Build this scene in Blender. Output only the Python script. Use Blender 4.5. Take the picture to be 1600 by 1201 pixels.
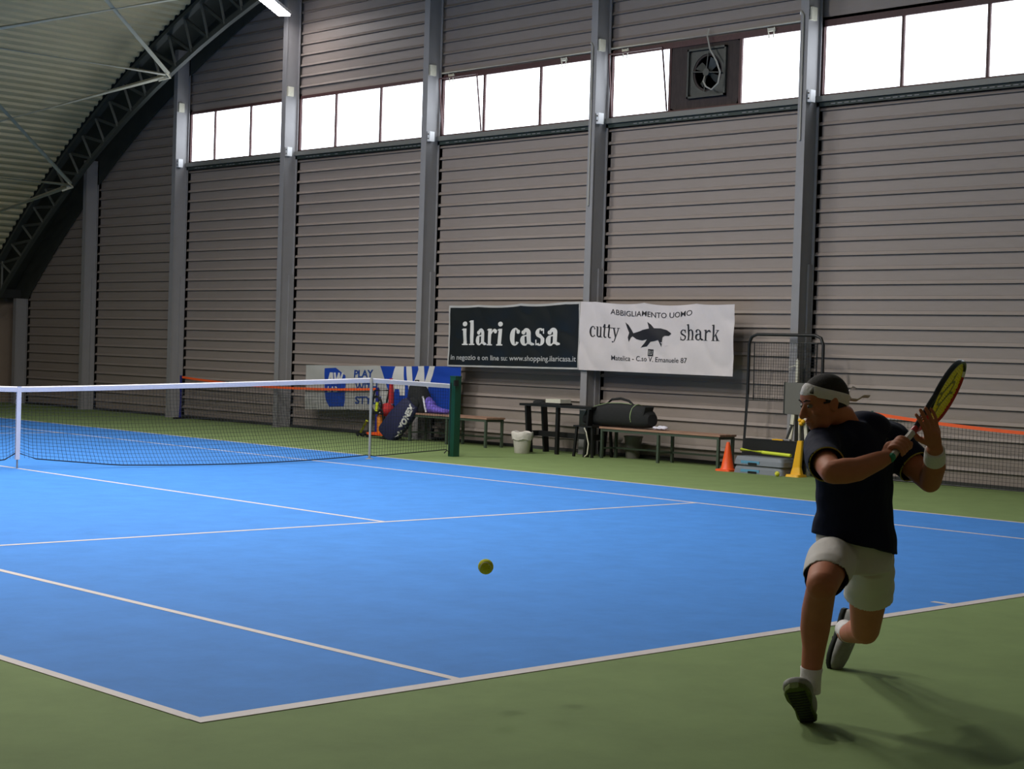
import bpy, bmesh, math, random
from mathutils import Vector, Matrix
random.seed(7)
sc = bpy.context.scene
C = sc.collection
for o in list(bpy.data.objects):
    bpy.data.objects.remove(o)

# ---------------------------------------------------------------- camera
cam_d = bpy.data.cameras.new('camera'); cam = bpy.data.objects.new('camera', cam_d); C.objects.link(cam)
YAW, PIT, ROL = 0.769384636, -0.0187074945, 0.0309719144
_f = Vector((math.sin(YAW)*math.cos(PIT), math.cos(YAW)*math.cos(PIT), math.sin(PIT)))
_r = Vector((math.cos(YAW), -math.sin(YAW), 0)); _u = _r.cross(_f)
_rr = _r*math.cos(ROL)+_u*math.sin(ROL); _uu = _u*math.cos(ROL)-_r*math.sin(ROL)
m = Matrix((_rr, _uu, -_f)).transposed().to_4x4(); m.translation = (-9.156577, -5.458448, 1.459303)
cam.matrix_world = m
cam_d.sensor_width = 36; cam_d.lens = 36*2641.96/1600; cam_d.clip_start = 0.1; cam_d.clip_end = 200
sc.camera = cam
# ---------------------------------------------------------------- world, exposure
w = bpy.data.worlds.new('world'); sc.world = w; w.use_nodes = True
bg = w.node_tree.nodes['Background']; bg.inputs[0].default_value = (0.90, 0.95, 1.0, 1); bg.inputs[1].default_value = 5.0
sc.view_settings.view_transform = 'Standard'; sc.view_settings.look = 'None'
sc.view_settings.gamma = 1; sc.view_settings.use_curve_mapping = False
sc.view_settings.exposure = 0.06
WIN_STRENGTH = 4.5
ADDED_LED_W = 250.0
ADDED_LED_ROWS = [(2.6, 14.0), (2.6, 9.0), (-1.0, 5.5), (-1.0, 10.0), (-1.0, 15.0), (-5.0, 6.5), (-5.0, 11.0), (-5.0, 16.0)]
for k, (x, y) in enumerate(ADDED_LED_ROWS):         # area lamps for the added, unseen LED battens that light the hall
    l = bpy.data.lights.new('led_light', 'AREA'); l.shape = 'RECTANGLE'; l.size = 1.2; l.size_y = 0.25
    l.energy = ADDED_LED_W; l.color = (1.0, 0.97, 0.90); l.spread = math.radians(170)
    lo = bpy.data.objects.new('led_light', l); C.objects.link(lo)
    lo.location = (x, y, -17.01+math.sqrt(25.7**2-(y-11.885)**2)-0.36)

# ---------------------------------------------------------------- helpers
ORG = {}
def lin(c):
    return tuple(((v/255)/12.92 if v/255 <= 0.04045 else ((v/255+0.055)/1.055)**2.4) for v in c)
def mat(name, rgb, rough=0.6, metal=0.0, var=0.0, scale=8.0, bump=0.0, bscale=60.0, emit=0.0, spec=0.5, stretch=None, sheen=0.0, alpha=None):
    mt = bpy.data.materials.new(name); mt.use_nodes = True; nt = mt.node_tree
    b = nt.nodes['Principled BSDF']; col = (*lin(rgb), 1)
    b.inputs['Base Color'].default_value = col; b.inputs['Roughness'].default_value = rough
    b.inputs['Metallic'].default_value = metal; b.inputs['Specular IOR Level'].default_value = spec
    if sheen: b.inputs['Sheen Weight'].default_value = sheen
    if emit:
        b.inputs['Emission Color'].default_value = col; b.inputs['Emission Strength'].default_value = emit
    tc = nt.nodes.new('ShaderNodeTexCoord'); src = tc.outputs['Object']
    if stretch:
        mp = nt.nodes.new('ShaderNodeMapping'); mp.inputs['Scale'].default_value = stretch
        nt.links.new(src, mp.inputs[0]); src = mp.outputs[0]
    if var:
        n = nt.nodes.new('ShaderNodeTexNoise'); n.inputs['Scale'].default_value = scale; n.inputs['Detail'].default_value = 10; n.inputs['Roughness'].default_value = 0.68
        nt.links.new(src, n.inputs['Vector'])
        r = nt.nodes.new('ShaderNodeValToRGB'); r.color_ramp.elements[0].position = 0.3; r.color_ramp.elements[1].position = 0.7
        r.color_ramp.elements[0].color = (*[c*(1-var) for c in col[:3]], 1); r.color_ramp.elements[1].color = (*[min(1, c*(1+var)) for c in col[:3]], 1)
        nt.links.new(n.outputs[0], r.inputs[0]); nt.links.new(r.outputs[0], b.inputs['Base Color'])
    if bump:
        n2 = nt.nodes.new('ShaderNodeTexNoise'); n2.inputs['Scale'].default_value = bscale; nt.links.new(src, n2.inputs['Vector'])
        bp = nt.nodes.new('ShaderNodeBump'); bp.inputs['Strength'].default_value = bump; bp.inputs['Distance'].default_value = 0.01
        nt.links.new(n2.outputs[0], bp.inputs['Height']); nt.links.new(bp.outputs[0], b.inputs['Normal'])
    return mt
def tag(o, label=None, cat=None, group=None, kind=None):
    if label: o['label'] = label
    if cat: o['category'] = cat
    if group: o['group'] = group
    if kind: o['kind'] = kind
    return o
def thing(name, label, cat, loc=(0, 0, 0), group=None, kind=None):
    o = bpy.data.objects.new(name, None); C.objects.link(o); o.location = loc; o.empty_display_size = 0.1
    ORG[o] = Vector(loc); return tag(o, label, cat, group, kind)
def basis(d, up=Vector((0, 0, 1))):
    d = Vector(d).normalized()
    if abs(d.dot(up)) > 0.97: up = Vector((1, 0, 0))
    a = d.cross(up).normalized(); b = a.cross(d).normalized()
    return a, b
class MB:
    def __init__(s): s.v = []; s.f = []; s.m = []; s.mi = 0
    def face(s, idx): s.f.append(tuple(idx)); s.m.append(s.mi)
    def box(s, x0, x1, y0, y1, z0, z1):
        i = len(s.v)
        s.v += [(x0,y0,z0),(x1,y0,z0),(x1,y1,z0),(x0,y1,z0),(x0,y0,z1),(x1,y0,z1),(x1,y1,z1),(x0,y1,z1)]
        for q in ((0,3,2,1),(4,5,6,7),(0,1,5,4),(1,2,6,5),(2,3,7,6),(3,0,4,7)): s.face([i+k for k in q])
        return s
    def obox(s, c, a, b, d):                 # oriented box from centre and three half vectors
        c = Vector(c); a = Vector(a); b = Vector(b); d = Vector(d); i = len(s.v)
        for sz in (-1, 1):
            for sx, sy in ((-1,-1),(1,-1),(1,1),(-1,1)): s.v.append(tuple(c+a*sx+b*sy+d*sz))
        for q in ((0,3,2,1),(4,5,6,7),(0,1,5,4),(1,2,6,5),(2,3,7,6),(3,0,4,7)): s.face([i+k for k in q])
        return s
    def bar(s, p, q, w, h, up=(0, 0, 1)):    # rectangular bar p -> q
        p = Vector(p); q = Vector(q); a, b = basis(q-p, Vector(up))
        return s.obox((p+q)/2, a*w/2, b*h/2, (q-p)/2)
    def tube(s, pts, r, n=10, caps=True):
        pts = [Vector(p) for p in pts]; rs = r if isinstance(r, (list, tuple)) else [r]*len(pts)
        secs = []; pa = None
        for k, p in enumerate(pts):
            d = (pts[min(k+1, len(pts)-1)]-pts[max(k-1, 0)]).normalized()
            if pa is None: a, b = basis(d)
            else:
                a = (pa-d*pa.dot(d)).normalized(); b = a.cross(d)*-1
                b = d.cross(a)
            pa = a; secs.append((p, a*rs[k], b*rs[k]))
        return s.loft(secs, n, caps)
    def loft(s, secs, n=20, caps=True, power=1.0):
        i0 = len(s.v)
        for c, a, b in secs:
            c = Vector(c); a = Vector(a); b = Vector(b)
            for k in range(n):
                t = 2*math.pi*k/n; ct, st = math.cos(t), math.sin(t)
                if power != 1.0:
                    ct = math.copysign(abs(ct)**power, ct); st = math.copysign(abs(st)**power, st)
                s.v.append(tuple(c+a*ct+b*st))
        for j in range(len(secs)-1):
            for k in range(n):
                a0 = i0+j*n+k; a1 = i0+j*n+(k+1) % n; s.face((a0, a1, a1+n, a0+n))
        if caps:
            s.face([i0+k for k in range(n)][::-1]); e = i0+(len(secs)-1)*n; s.face([e+k for k in range(n)])
        return s
    def ell(s, c, a, b, d, nu=20, nv=12, cond=None):   # ellipsoid with axis vectors
        c = Vector(c); a = Vector(a); b = Vector(b); d = Vector(d); i0 = len(s.v)
        for j in range(nv+1):
            ph = math.pi*j/nv
            for k in range(nu):
                t = 2*math.pi*k/nu
                s.v.append(tuple(c+a*math.sin(ph)*math.cos(t)+b*math.sin(ph)*math.sin(t)-d*math.cos(ph)))
        for j in range(nv):
            for k in range(nu):
                q = (i0+j*nu+k, i0+j*nu+(k+1) % nu, i0+(j+1)*nu+(k+1) % nu, i0+(j+1)*nu+k)
                if j == 0: q = (q[0], q[2], q[3])
                elif j == nv-1: q = (q[0], q[1], q[2])
                if cond is None or cond(sum((Vector(s.v[x]) for x in q), Vector())/len(q)): s.face(q)
        return s
    def lathe(s, c, prof, n=20):             # (r, z) profile turned round the vertical through c
        secs = [((c[0], c[1], c[2]+z), (max(r, 1e-4), 0, 0), (0, max(r, 1e-4), 0)) for r, z in prof]
        return s.loft(secs, n)
    def poly(s, pts, d):                     # flat polygon given a thickness d (vector)
        i = len(s.v); n = len(pts); s.v += [tuple(Vector(p)) for p in pts]+[tuple(Vector(p)+Vector(d)) for p in pts]
        s.face(range(i, i+n)); s.face(list(range(i+n, i+2*n))[::-1])
        for k in range(n): s.face((i+k, i+(k+1) % n, i+n+(k+1) % n, i+n+k))
        return s
    def mesh(s, name, mats, org=Vector((0, 0, 0)), smooth=False):
        me = bpy.data.meshes.new(name); me.from_pydata([tuple(Vector(v)-org) for v in s.v], [], s.f)
        for mm in (mats if isinstance(mats, (list, tuple)) else [mats]): me.materials.append(mm)
        me.polygons.foreach_set('material_index', s.m)
        bm = bmesh.new(); bm.from_mesh(me); bmesh.ops.remove_doubles(bm, verts=bm.verts, dist=1e-6)
        bmesh.ops.recalc_face_normals(bm, faces=bm.faces); bm.to_mesh(me); bm.free()
        if smooth: me.polygons.foreach_set('use_smooth', [True]*len(me.polygons)); me.set_sharp_from_angle(angle=math.radians(40))
        me.update(); return me
    def build(s, name, mats, parent=None, smooth=False, label=None, **kw):
        org = ORG.get(parent, Vector((0, 0, 0))) if parent else Vector((0, 0, 0))
        o = bpy.data.objects.new(name, s.mesh(name, mats, org, smooth)); C.objects.link(o)
        if parent: o.parent = parent
        ORG[o] = org; tag(o, label, **kw); return o
def remeshed(mb, name, mats, parent, voxel, smooth_it=4, label=None, post=None, **kw):
    """one continuous surface out of overlapping volumes"""
    me = mb.mesh(name, mats, ORG[parent])
    t = bpy.data.objects.new('t', me); C.objects.link(t)
    md = t.modifiers.new('r', 'REMESH'); md.mode = 'VOXEL'; md.voxel_size = voxel
    ms = t.modifiers.new('s', 'SMOOTH'); ms.iterations = smooth_it; ms.factor = 0.5
    dg = bpy.context.evaluated_depsgraph_get()
    m2 = bpy.data.meshes.new_from_object(t.evaluated_get(dg)); m2.name = name
    bpy.data.objects.remove(t)
    m2.polygons.foreach_set('use_smooth', [True]*len(m2.polygons))
    if post: post(m2)
    o = bpy.data.objects.new(name, m2); C.objects.link(o); o.parent = parent
    ORG[o] = ORG[parent]; tag(o, label, **kw); return o
def copy_tree(o, parent=None):
    c = o.copy(); C.objects.link(c); c.parent = parent
    for ch in list(o.children): copy_tree(ch, c)
    return c
def text_mesh(txt, size, bold=0.0, shear=0.0):
    cu = bpy.data.curves.new('txt', 'FONT'); cu.body = txt; cu.size = size; cu.offset = bold; cu.shear = shear; cu.resolution_u = 3
    o = bpy.data.objects.new('txt', cu); C.objects.link(o)
    me = bpy.data.meshes.new_from_object(o.evaluated_get(bpy.context.evaluated_depsgraph_get()))
    vs = [(v.co.x, v.co.y) for v in me.vertices]; fs = [tuple(p.vertices) for p in me.polygons]
    bpy.data.objects.remove(o); return vs, fs

# ---------------------------------------------------------------- materials
M = {}
M['green'] = mat('court_green', (110, 128, 82), 0.8, var=0.10, scale=2.5, bump=0.1, bscale=300, spec=0.12)
M['blue'] = mat('court_blue', (62, 122, 196), 0.75, var=0.09, scale=3.0, bump=0.1, bscale=300, spec=0.14)
M['line'] = mat('line_paint', (188, 178, 178), 0.6, var=0.05, scale=12)
M['wall'] = mat('painted_sheet', (140, 129, 123), 0.5, var=0.05, scale=3, spec=0.35, stretch=(1, 1, 6))
M['steel'] = mat('grey_steel', (136, 134, 136), 0.5, var=0.05, scale=5, spec=0.4)
M['truss'] = mat('truss_steel', (62, 66, 63), 0.55, var=0.08, scale=6, spec=0.4)
M['brace'] = mat('pale_steel', (206, 201, 182), 0.5, var=0.05, scale=6)
M['deck'] = mat('roof_deck', (190, 180, 148), 0.5, var=0.07, scale=1.5, spec=0.35)
M['darkroof'] = mat('dark_roof_strip', (50, 53, 48), 0.8, var=0.15, scale=4)  # dark roof strip, and the shade band modelled on the gable wall
M['post'] = mat('truss_post', (104, 106, 102), 0.5)
M['piping'] = mat('piping_sage', (128, 146, 104), 0.7)
M['pipe_y'] = mat('sleeve_piping_yellow', (150, 138, 48), 0.7)
M['dark'] = mat('dark_void', (46, 47, 46), 0.8)
M['sidewall'] = mat('beige_wall', (134, 118, 104), 0.8, var=0.06, scale=3)
M['frame'] = mat('window_frame_brown', (74, 44, 44), 0.6, var=0.2, scale=20)
M['sill'] = mat('sill_steel', (112, 112, 108), 0.5)
M['tray'] = mat('cable_tray_green', (40, 52, 48), 0.6)
M['white'] = mat('white_plastic', (225, 225, 228), 0.5)
M['cream'] = mat('cream_plastic', (196, 192, 176), 0.6, var=0.08, scale=20)
M['conduit'] = mat('conduit_grey', (150, 148, 142), 0.5)
M['fanboard'] = mat('brown_board', (52, 42, 40), 0.8, var=0.35, scale=9, stretch=(1, 3, 0.7))
M['fansteel'] = mat('fan_steel', (66, 68, 66), 0.5, metal=0.4, var=0.2, scale=14)
M['black'] = mat('black_plastic', (11, 11, 12), 0.5, var=0.1, scale=12)
M['blackfab'] = mat('black_fabric', (24, 25, 27), 0.9, var=0.2, scale=25, bump=0.4, bscale=120)
M['net'] = mat('net_cord', (18, 22, 26), 0.9)
M['tape'] = mat('net_tape_white', (214, 212, 226), 0.75, var=0.05, scale=20, bump=0.3, bscale=90)
M['postgreen'] = mat('post_green', (10, 62, 44), 0.45, var=0.1, scale=10)
M['stick'] = mat('stick_grey', (150, 148, 140), 0.55)
M['orange'] = mat('orange_plastic', (232, 84, 22), 0.5, var=0.06, scale=10)
M['ortape'] = mat('orange_tape', (238, 92, 36), 0.6, var=0.05, scale=10)
M['bluepost'] = mat('blue_post', (34, 36, 120), 0.5)
M['wood'] = mat('bench_wood', (150, 116, 98), 0.55, var=0.18, scale=6, stretch=(6, 0.6, 6))
M['benchleg'] = mat('bench_green_steel', (62, 74, 62), 0.5)
M['yellow'] = mat('yellow_plastic', (222, 168, 22), 0.5)
M['lime'] = mat('lime_foam', (196, 208, 48), 0.6)
M['greystep'] = mat('grey_step', (112, 118, 128), 0.6)
M['bluestep'] = mat('blue_step', (84, 142, 176), 0.6)
M['bin'] = mat('bin_white', (196, 190, 184), 0.7, var=0.08, scale=14, bump=0.5, bscale=25)
M['panel'] = mat('panel_grey', (96, 94, 88), 0.6, var=0.06, scale=4)
M['banW'] = mat('banner_white', (200, 192, 194), 0.5, var=0.03, scale=4)
M['banK'] = mat('banner_black', (24, 28, 30), 0.35)
M['banB'] = mat('banner_blue', (22, 62, 158), 0.45)
M['banG'] = mat('banner_offwhite', (172, 170, 168), 0.55, var=0.03, scale=4)
M['inkK'] = mat('ink_black', (26, 24, 30), 0.5)
M['inkW'] = mat('ink_white', (206, 204, 202), 0.5)
M['inkB'] = mat('ink_blue', (30, 62, 130), 0.5)
M['inkG'] = mat('ink_palegrey', (176, 176, 176), 0.5)
M['skin'] = mat('skin', (172, 108, 80), 0.62, var=0.07, scale=14, spec=0.22)
M['hair'] = mat('hair_dark', (34, 26, 24), 0.85, var=0.3, scale=120, bump=0.6, bscale=300)
M['shirt'] = mat('navy_shirt', (12, 16, 42), 0.85, bump=0.5, bscale=12, spec=0.2)
M['shorts'] = mat('white_shorts', (196, 190, 186), 0.85, var=0.03, bump=0.6, bscale=9)
M['sock'] = mat('white_sock', (214, 208, 210), 0.9, bump=0.4, bscale=80)
M['shoeG'] = mat('shoe_grey', (138, 137, 134), 0.7, var=0.15, scale=22)
M['sole'] = mat('sole_dark_green', (84, 98, 40), 0.8, var=0.3, scale=40)
M['shoeD'] = mat('shoe_dark', (38, 42, 40), 0.8)
M['lips'] = mat('lips', (126, 68, 60), 0.5)
M['eyew'] = mat('eye_white', (120, 112, 104), 0.3)
M['ballc'] = mat('ball_felt', (206, 206, 40), 0.9, var=0.06, scale=60, bump=0.6, bscale=200)
M['seam'] = mat('ball_seam', (225, 225, 215), 0.8)
M['red'] = mat('racket_red', (168, 30, 30), 0.35)
M['rblack'] = mat('racket_black', (22, 20, 26), 0.3)
M['string'] = mat('string_yellow', (226, 218, 50), 0.4)
M['grip'] = mat('grip_pale', (196, 188, 182), 0.7, bump=0.5, bscale=60)
M['gripgreen'] = mat('butt_green', (24, 120, 92), 0.5)
M['navy'] = mat('bag_navy', (24, 26, 66), 0.7, var=0.1, scale=10)
M['purple'] = mat('towel_purple', (110, 92, 190), 0.9, var=0.2, scale=30, bump=0.5, bscale=60)
M['redfab'] = mat('red_fabric', (176, 36, 40), 0.8)
M['brownbottle'] = mat('orange_bottle', (206, 120, 24), 0.5)
def glow(name, rgb, strength):
    mt = bpy.data.materials.new(name); mt.use_nodes = True; nt = mt.node_tree; nt.nodes.clear()
    e = nt.nodes.new('ShaderNodeEmission'); e.inputs[0].default_value = (*rgb, 1); e.inputs[1].default_value = strength
    o = nt.nodes.new('ShaderNodeOutputMaterial'); nt.links.new(e.outputs[0], o.inputs[0]); return mt
M['pane'] = glow('daylit_pane', (0.86, 0.93, 1.0), WIN_STRENGTH)
M['led'] = glow('led_diffuser', (1.0, 0.96, 0.95), 36.0)
# ================================================================ SETTING
WX = 9.20                      # inner face of the ribbed wall
YC, ZB, RB = 11.885, -17.01, 25.70      # truss bottom chord arc
ZR, RR = -15.69, 25.33                  # roof arc (at the trusses' top chord)
def zroof(y): return ZR+math.sqrt(max(0, RR*RR-(y-YC)**2))
def yroof(z): return YC+math.sqrt(max(0, RR*RR-(z-ZR)**2))
YL, YR, XF = 29.62, -6.0, -11.5         # far side wall, near side wall, wall behind the camera

fl = MB().box(XF-0.3, 9.6, YR-0.3, YL+0.3, -0.2, 0.0).build('floor', M['green'], kind='structure', label='green sports hall floor around the blue tennis court', cat='floor')
MB().box(-5.485, 5.485, 0, 23.77, -0.05, 0.002).build('court_surface', M['blue'], fl, label='blue painted tennis court surface')
def line(x0, x1, y0, y1): MB().box(x0, x1, y0, y1, -0.01, 0.0035).build('court_line', M['line'], fl)
line(-5.485, 5.485, -0.005, 0.075); line(-5.485, 5.485, 23.695, 23.775)
for s in (-1, 1):
    line(min(s*5.49, s*5.435), max(s*5.49, s*5.435), 0.075, 23.695)
    line(min(s*4.115, s*4.065), max(s*4.115, s*4.065), 0.075, 23.695)
line(-4.065, 4.065, 5.46, 5.51); line(-4.065, 4.065, 18.26, 18.31)
line(-0.025, 0.025, 5.51, 11.85); line(-0.025, 0.025, 11.92, 18.26); line(-0.025, 0.025, 0.075, 0.20); line(-0.025, 0.025, 23.57, 23.695)

# ceiling: corrugated vault
def vault():
    mb = MB(); dp = 0.045; a0 = math.asin((YR-0.3-YC)/RR); a1 = math.asin((YL+0.3-YC)/RR)
    n = int((a1-a0)*RR/0.19); prof = []
    for k in range(n+1):
        for fr, d in ((0, 0), (0.30, 0), (0.46, dp), (0.84, dp)):
            a = a0+(a1-a0)*(k+fr)/(n+1); r = RR+d; prof.append((YC+r*math.sin(a), ZR+r*math.cos(a)))
    mb.v = [(XF-0.3, y, z) for y, z in prof]+[(8.32, y, z) for y, z in prof]
    N = len(prof)
    for k in range(N-1): mb.face((k, k+1, N+k+1, N+k))
    i = len(mb.v)
    mb.v += [(x, YC+(RR+0.2)*math.sin(a), ZR+(RR+0.2)*math.cos(a)) for x in (XF-0.3, 9.6) for a in [a0+(a1-a0)*j/40 for j in range(41)]]
    for j in range(40): mb.face((i+j, i+j+1, i+41+j+1, i+41+j))
    return mb
ceil_ = vault().build('ceiling', M['deck'], kind='structure', label='beige corrugated metal vault roof over the hall', cat='ceiling')

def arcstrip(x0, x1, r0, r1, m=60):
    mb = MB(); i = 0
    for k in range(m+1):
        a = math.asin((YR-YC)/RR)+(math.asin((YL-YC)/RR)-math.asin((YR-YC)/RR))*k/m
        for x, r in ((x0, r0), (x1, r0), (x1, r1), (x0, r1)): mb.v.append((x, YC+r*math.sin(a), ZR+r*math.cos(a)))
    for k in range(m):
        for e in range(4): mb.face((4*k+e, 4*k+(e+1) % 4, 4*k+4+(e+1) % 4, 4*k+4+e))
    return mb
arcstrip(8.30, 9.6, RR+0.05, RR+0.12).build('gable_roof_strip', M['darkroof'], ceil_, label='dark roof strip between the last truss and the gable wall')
arcstrip(9.165, 9.195, RR-0.50, RR+0.04).build('gable_edge_sheet', M['darkroof'], ceil_, label='dark edge sheet along the top of the gable wall')  # shade under the roof edge, built as a dark sheet on the wall
# side walls and the wall behind the camera
wl = MB().box(XF, 9.35, YL, YL+0.2, 0, 2.35).build('wall_left', M['sidewall'], kind='structure', label='low beige side wall under the roof springing, far left', cat='wall')
MB().box(XF, 9.2, YL-0.35, YL+0.1, 2.33, 2.52).build('eaves_beam', M['dark'], wl, label='black eaves beam')
MB().box(XF, 9.35, YR-0.2, YR, 0, 2.4).build('wall_right', M['sidewall'], kind='structure', label='low beige side wall beside the camera', cat='wall')
def gable(x0, x1, z0, name, m_, parent=None, **kw):
    ys = [YR-0.2+(YL+0.4-YR)*k/60 for k in range(61)]
    pts = [(x0, ys[0], z0)]+[(x0, y, zroof(y)+0.03) for y in ys]+[(x0, ys[-1], z0)]
    return MB().poly(pts, (x1-x0, 0, 0)).build(name, m_, parent, **kw)
gable(XF-0.2, XF, 0, 'wall_front', M['sidewall'], kind='structure', label='plain gable wall behind the camera', cat='wall')

COLS = [0.45, 4.20, 7.97, 11.74, 15.49, 19.34, 22.86, 26.20, 29.10]     # high-Y edge of each column's front flange
CW = 0.125
WZ0, WZ1 = 4.95, 5.95
wb = thing('wall_back', 'grey gable wall of horizontal ribbed steel panels between columns', 'wall', (WX+0.1, 12, 0), kind='structure')
MB().box(WX+0.13, WX+0.2, YR-0.2, YL+0.2, 0, WZ0-0.02).build('wall_backing', M['dark'], wb)
top_b = gable(WX+0.13, WX+0.2, WZ1, 'wall_backing', M['dark'], wb)
for y0, y1 in [(COLS[6]-0.1, YL+0.2), (YR-0.2, COLS[0])]:
    MB().box(WX+0.12, WX+0.2, y0, y1, WZ0-0.02, WZ1+0.02).build('wall_backing', M['dark'], wb)
PITCH = 0.1906; Z_OFF = 0.046
def panel_mb(y0, y1, gap, h=PITCH):
    mb = MB()
    # flat pan, groove below the rib, proud rib
    mb.box(WX+0.026, WX+0.045, y0, y1-gap, 0.0, h-0.056)
    mb.box(WX+0.036, WX+0.05, y0, y1-gap, h-0.0562, h-0.049)
    x0 = WX; i = len(mb.v)
    pr = [(WX+0.04, h-0.050), (WX-0.002, h-0.048), (WX-0.004, h-0.043), (WX+0.024, h-0.002), (WX+0.04, h)]
    mb.v += [(x, y0, z) for x, z in pr]+[(x, y1, z) for x, z in pr]
    n = 5
    for k in range(n): mb.face((i+k, i+(k+1) % n, i+n+(k+1) % n, i+n+k))
    mb.face([i+k for k in range(n)][::-1]); mb.face([i+n+k for k in range(n)])
    return mb
def put_panel(me, z):
    o = bpy.data.objects.new('wall_panel', me); C.objects.link(o); o.parent = wb; o.location = (-(WX+0.1), -12, z); return o
bays = list(zip(COLS[:-1], COLS[1:]))
for bi, (ca, cb) in enumerate(bays):
    y0 = ca-0.02; y1 = cb-CW+0.01
    me = panel_mb(y0, y1, 0.05).mesh('wall_panel', M['wall'])
    k = 0
    while True:
        z = Z_OFF+k*PITCH; k += 1
        has_win = bi <= 5
        if has_win and z+PITCH > WZ0+0.02 and z < WZ1-0.06: continue
        if z+PITCH > zroof(y0)-0.02 or z > 8.7: break
        if bi <= 1 and z > WZ0: break
        ye = min(y1, yroof(z+PITCH)-0.02)
        if ye < y1-0.01:
            put_panel(panel_mb(y0, ye, 0.0).mesh('wall_panel', M['wall']), z)
        else: put_panel(me, z)
MB().box(WX+0.0, WX+0.1, YR, COLS[0]-0.02, 0, WZ0).build('wall_cladding', M['wall'], wb)
gable(WX+0.05, WX+0.1, 6.0, 'wall_cladding', M['wall'], wb)
MB().box(WX-0.03, WX+0.06, YR, YL, 0, 0.045).build('baseboard_back', M['dark'], kind='structure', label='dark strip along the foot of the ribbed wall', cat='baseboard')

# columns
ordw = {0: 'steel column beyond the right edge of the picture', 8: 'thin steel column in the far left corner of the hall', 7: 'steel column left of the leftmost window, under the roof truss',
        6: 'steel column at the left end of the leftmost window row', 5: 'steel column right of the leftmost window row, under the bright lamp',
        4: 'steel column rising behind the blue and white banner', 3: 'steel column with conduit rising behind the seam of the black and white banners',
        2: 'steel column with conduit beside the fan window, behind the rebounder net', 1: 'steel column right of the rightmost window row'}
for ci, y in enumerate(COLS):
    zt = min(zroof(y)-0.02, 9.4) if ci < 8 else 2.32
    c = thing('steel_column', ordw[ci], 'column', (8.95, y-CW/2, 0), 'columns along the ribbed gable wall')
    ya, yb = y-CW, y
    MB().box(8.90, 8.912, ya, yb, 0, zt).build('front_flange', M['steel'], c)
    MB().box(8.912, 9.165, ya+0.018, ya+0.030, 0, zt).box(8.912, 9.165, yb-0.030, yb-0.018, 0, zt).build('web', M['steel'], c)
    MB().box(9.165, 9.178, ya-0.02, yb+0.02, 0, zt).build('back_flange', M['steel'], c)
    if ci < 8:
        MB().box(9.08, 9.164, ya-0.012, ya+0.0175, 0, 2.74).build('guard_strip', M['steel'], c, label='pale strip covering the foot of the column side')
        MB().box(8.895, 9.0, ya-0.01, yb+0.01, 0, 0.012).build('base_plate', M['steel'], c)
    if 2 <= ci <= 6:
        MB().box(8.93, 9.03, ya-0.055, ya+0.017, WZ0-0.10, WZ0+0.06).build('junction_box', M['white'], c, label='small white box at window sill height')
        MB().box(8.93, 9.05, ya-0.03, ya+0.017, WZ1-0.03, WZ1+0.14).build('junction_box', M['cream'], c, label='cream bracket box at window head height')
        sc_ = MB()
        for dz in (-0.055, 0.015): sc_.tube([(8.93, ya-0.02, WZ0+dz), (8.922, ya-0.02, WZ0+dz)], 0.011, 8)
        sc_.build('screw', M['black'], c)
    if ci in (2, 3):
        MB().tube([(8.885, y-0.055, z) for z in (4.55-(0.9 if ci == 3 else 0.2), 5.2, 5.98)]+[(8.89, y-0.01, 6.04), (8.98, y+0.06, 6.03), (9.1, y+0.10, 5.99), (9.17, y+0.2, 5.98)], 0.013, 8).build('conduit', M['conduit'], c, smooth=True)

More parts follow.
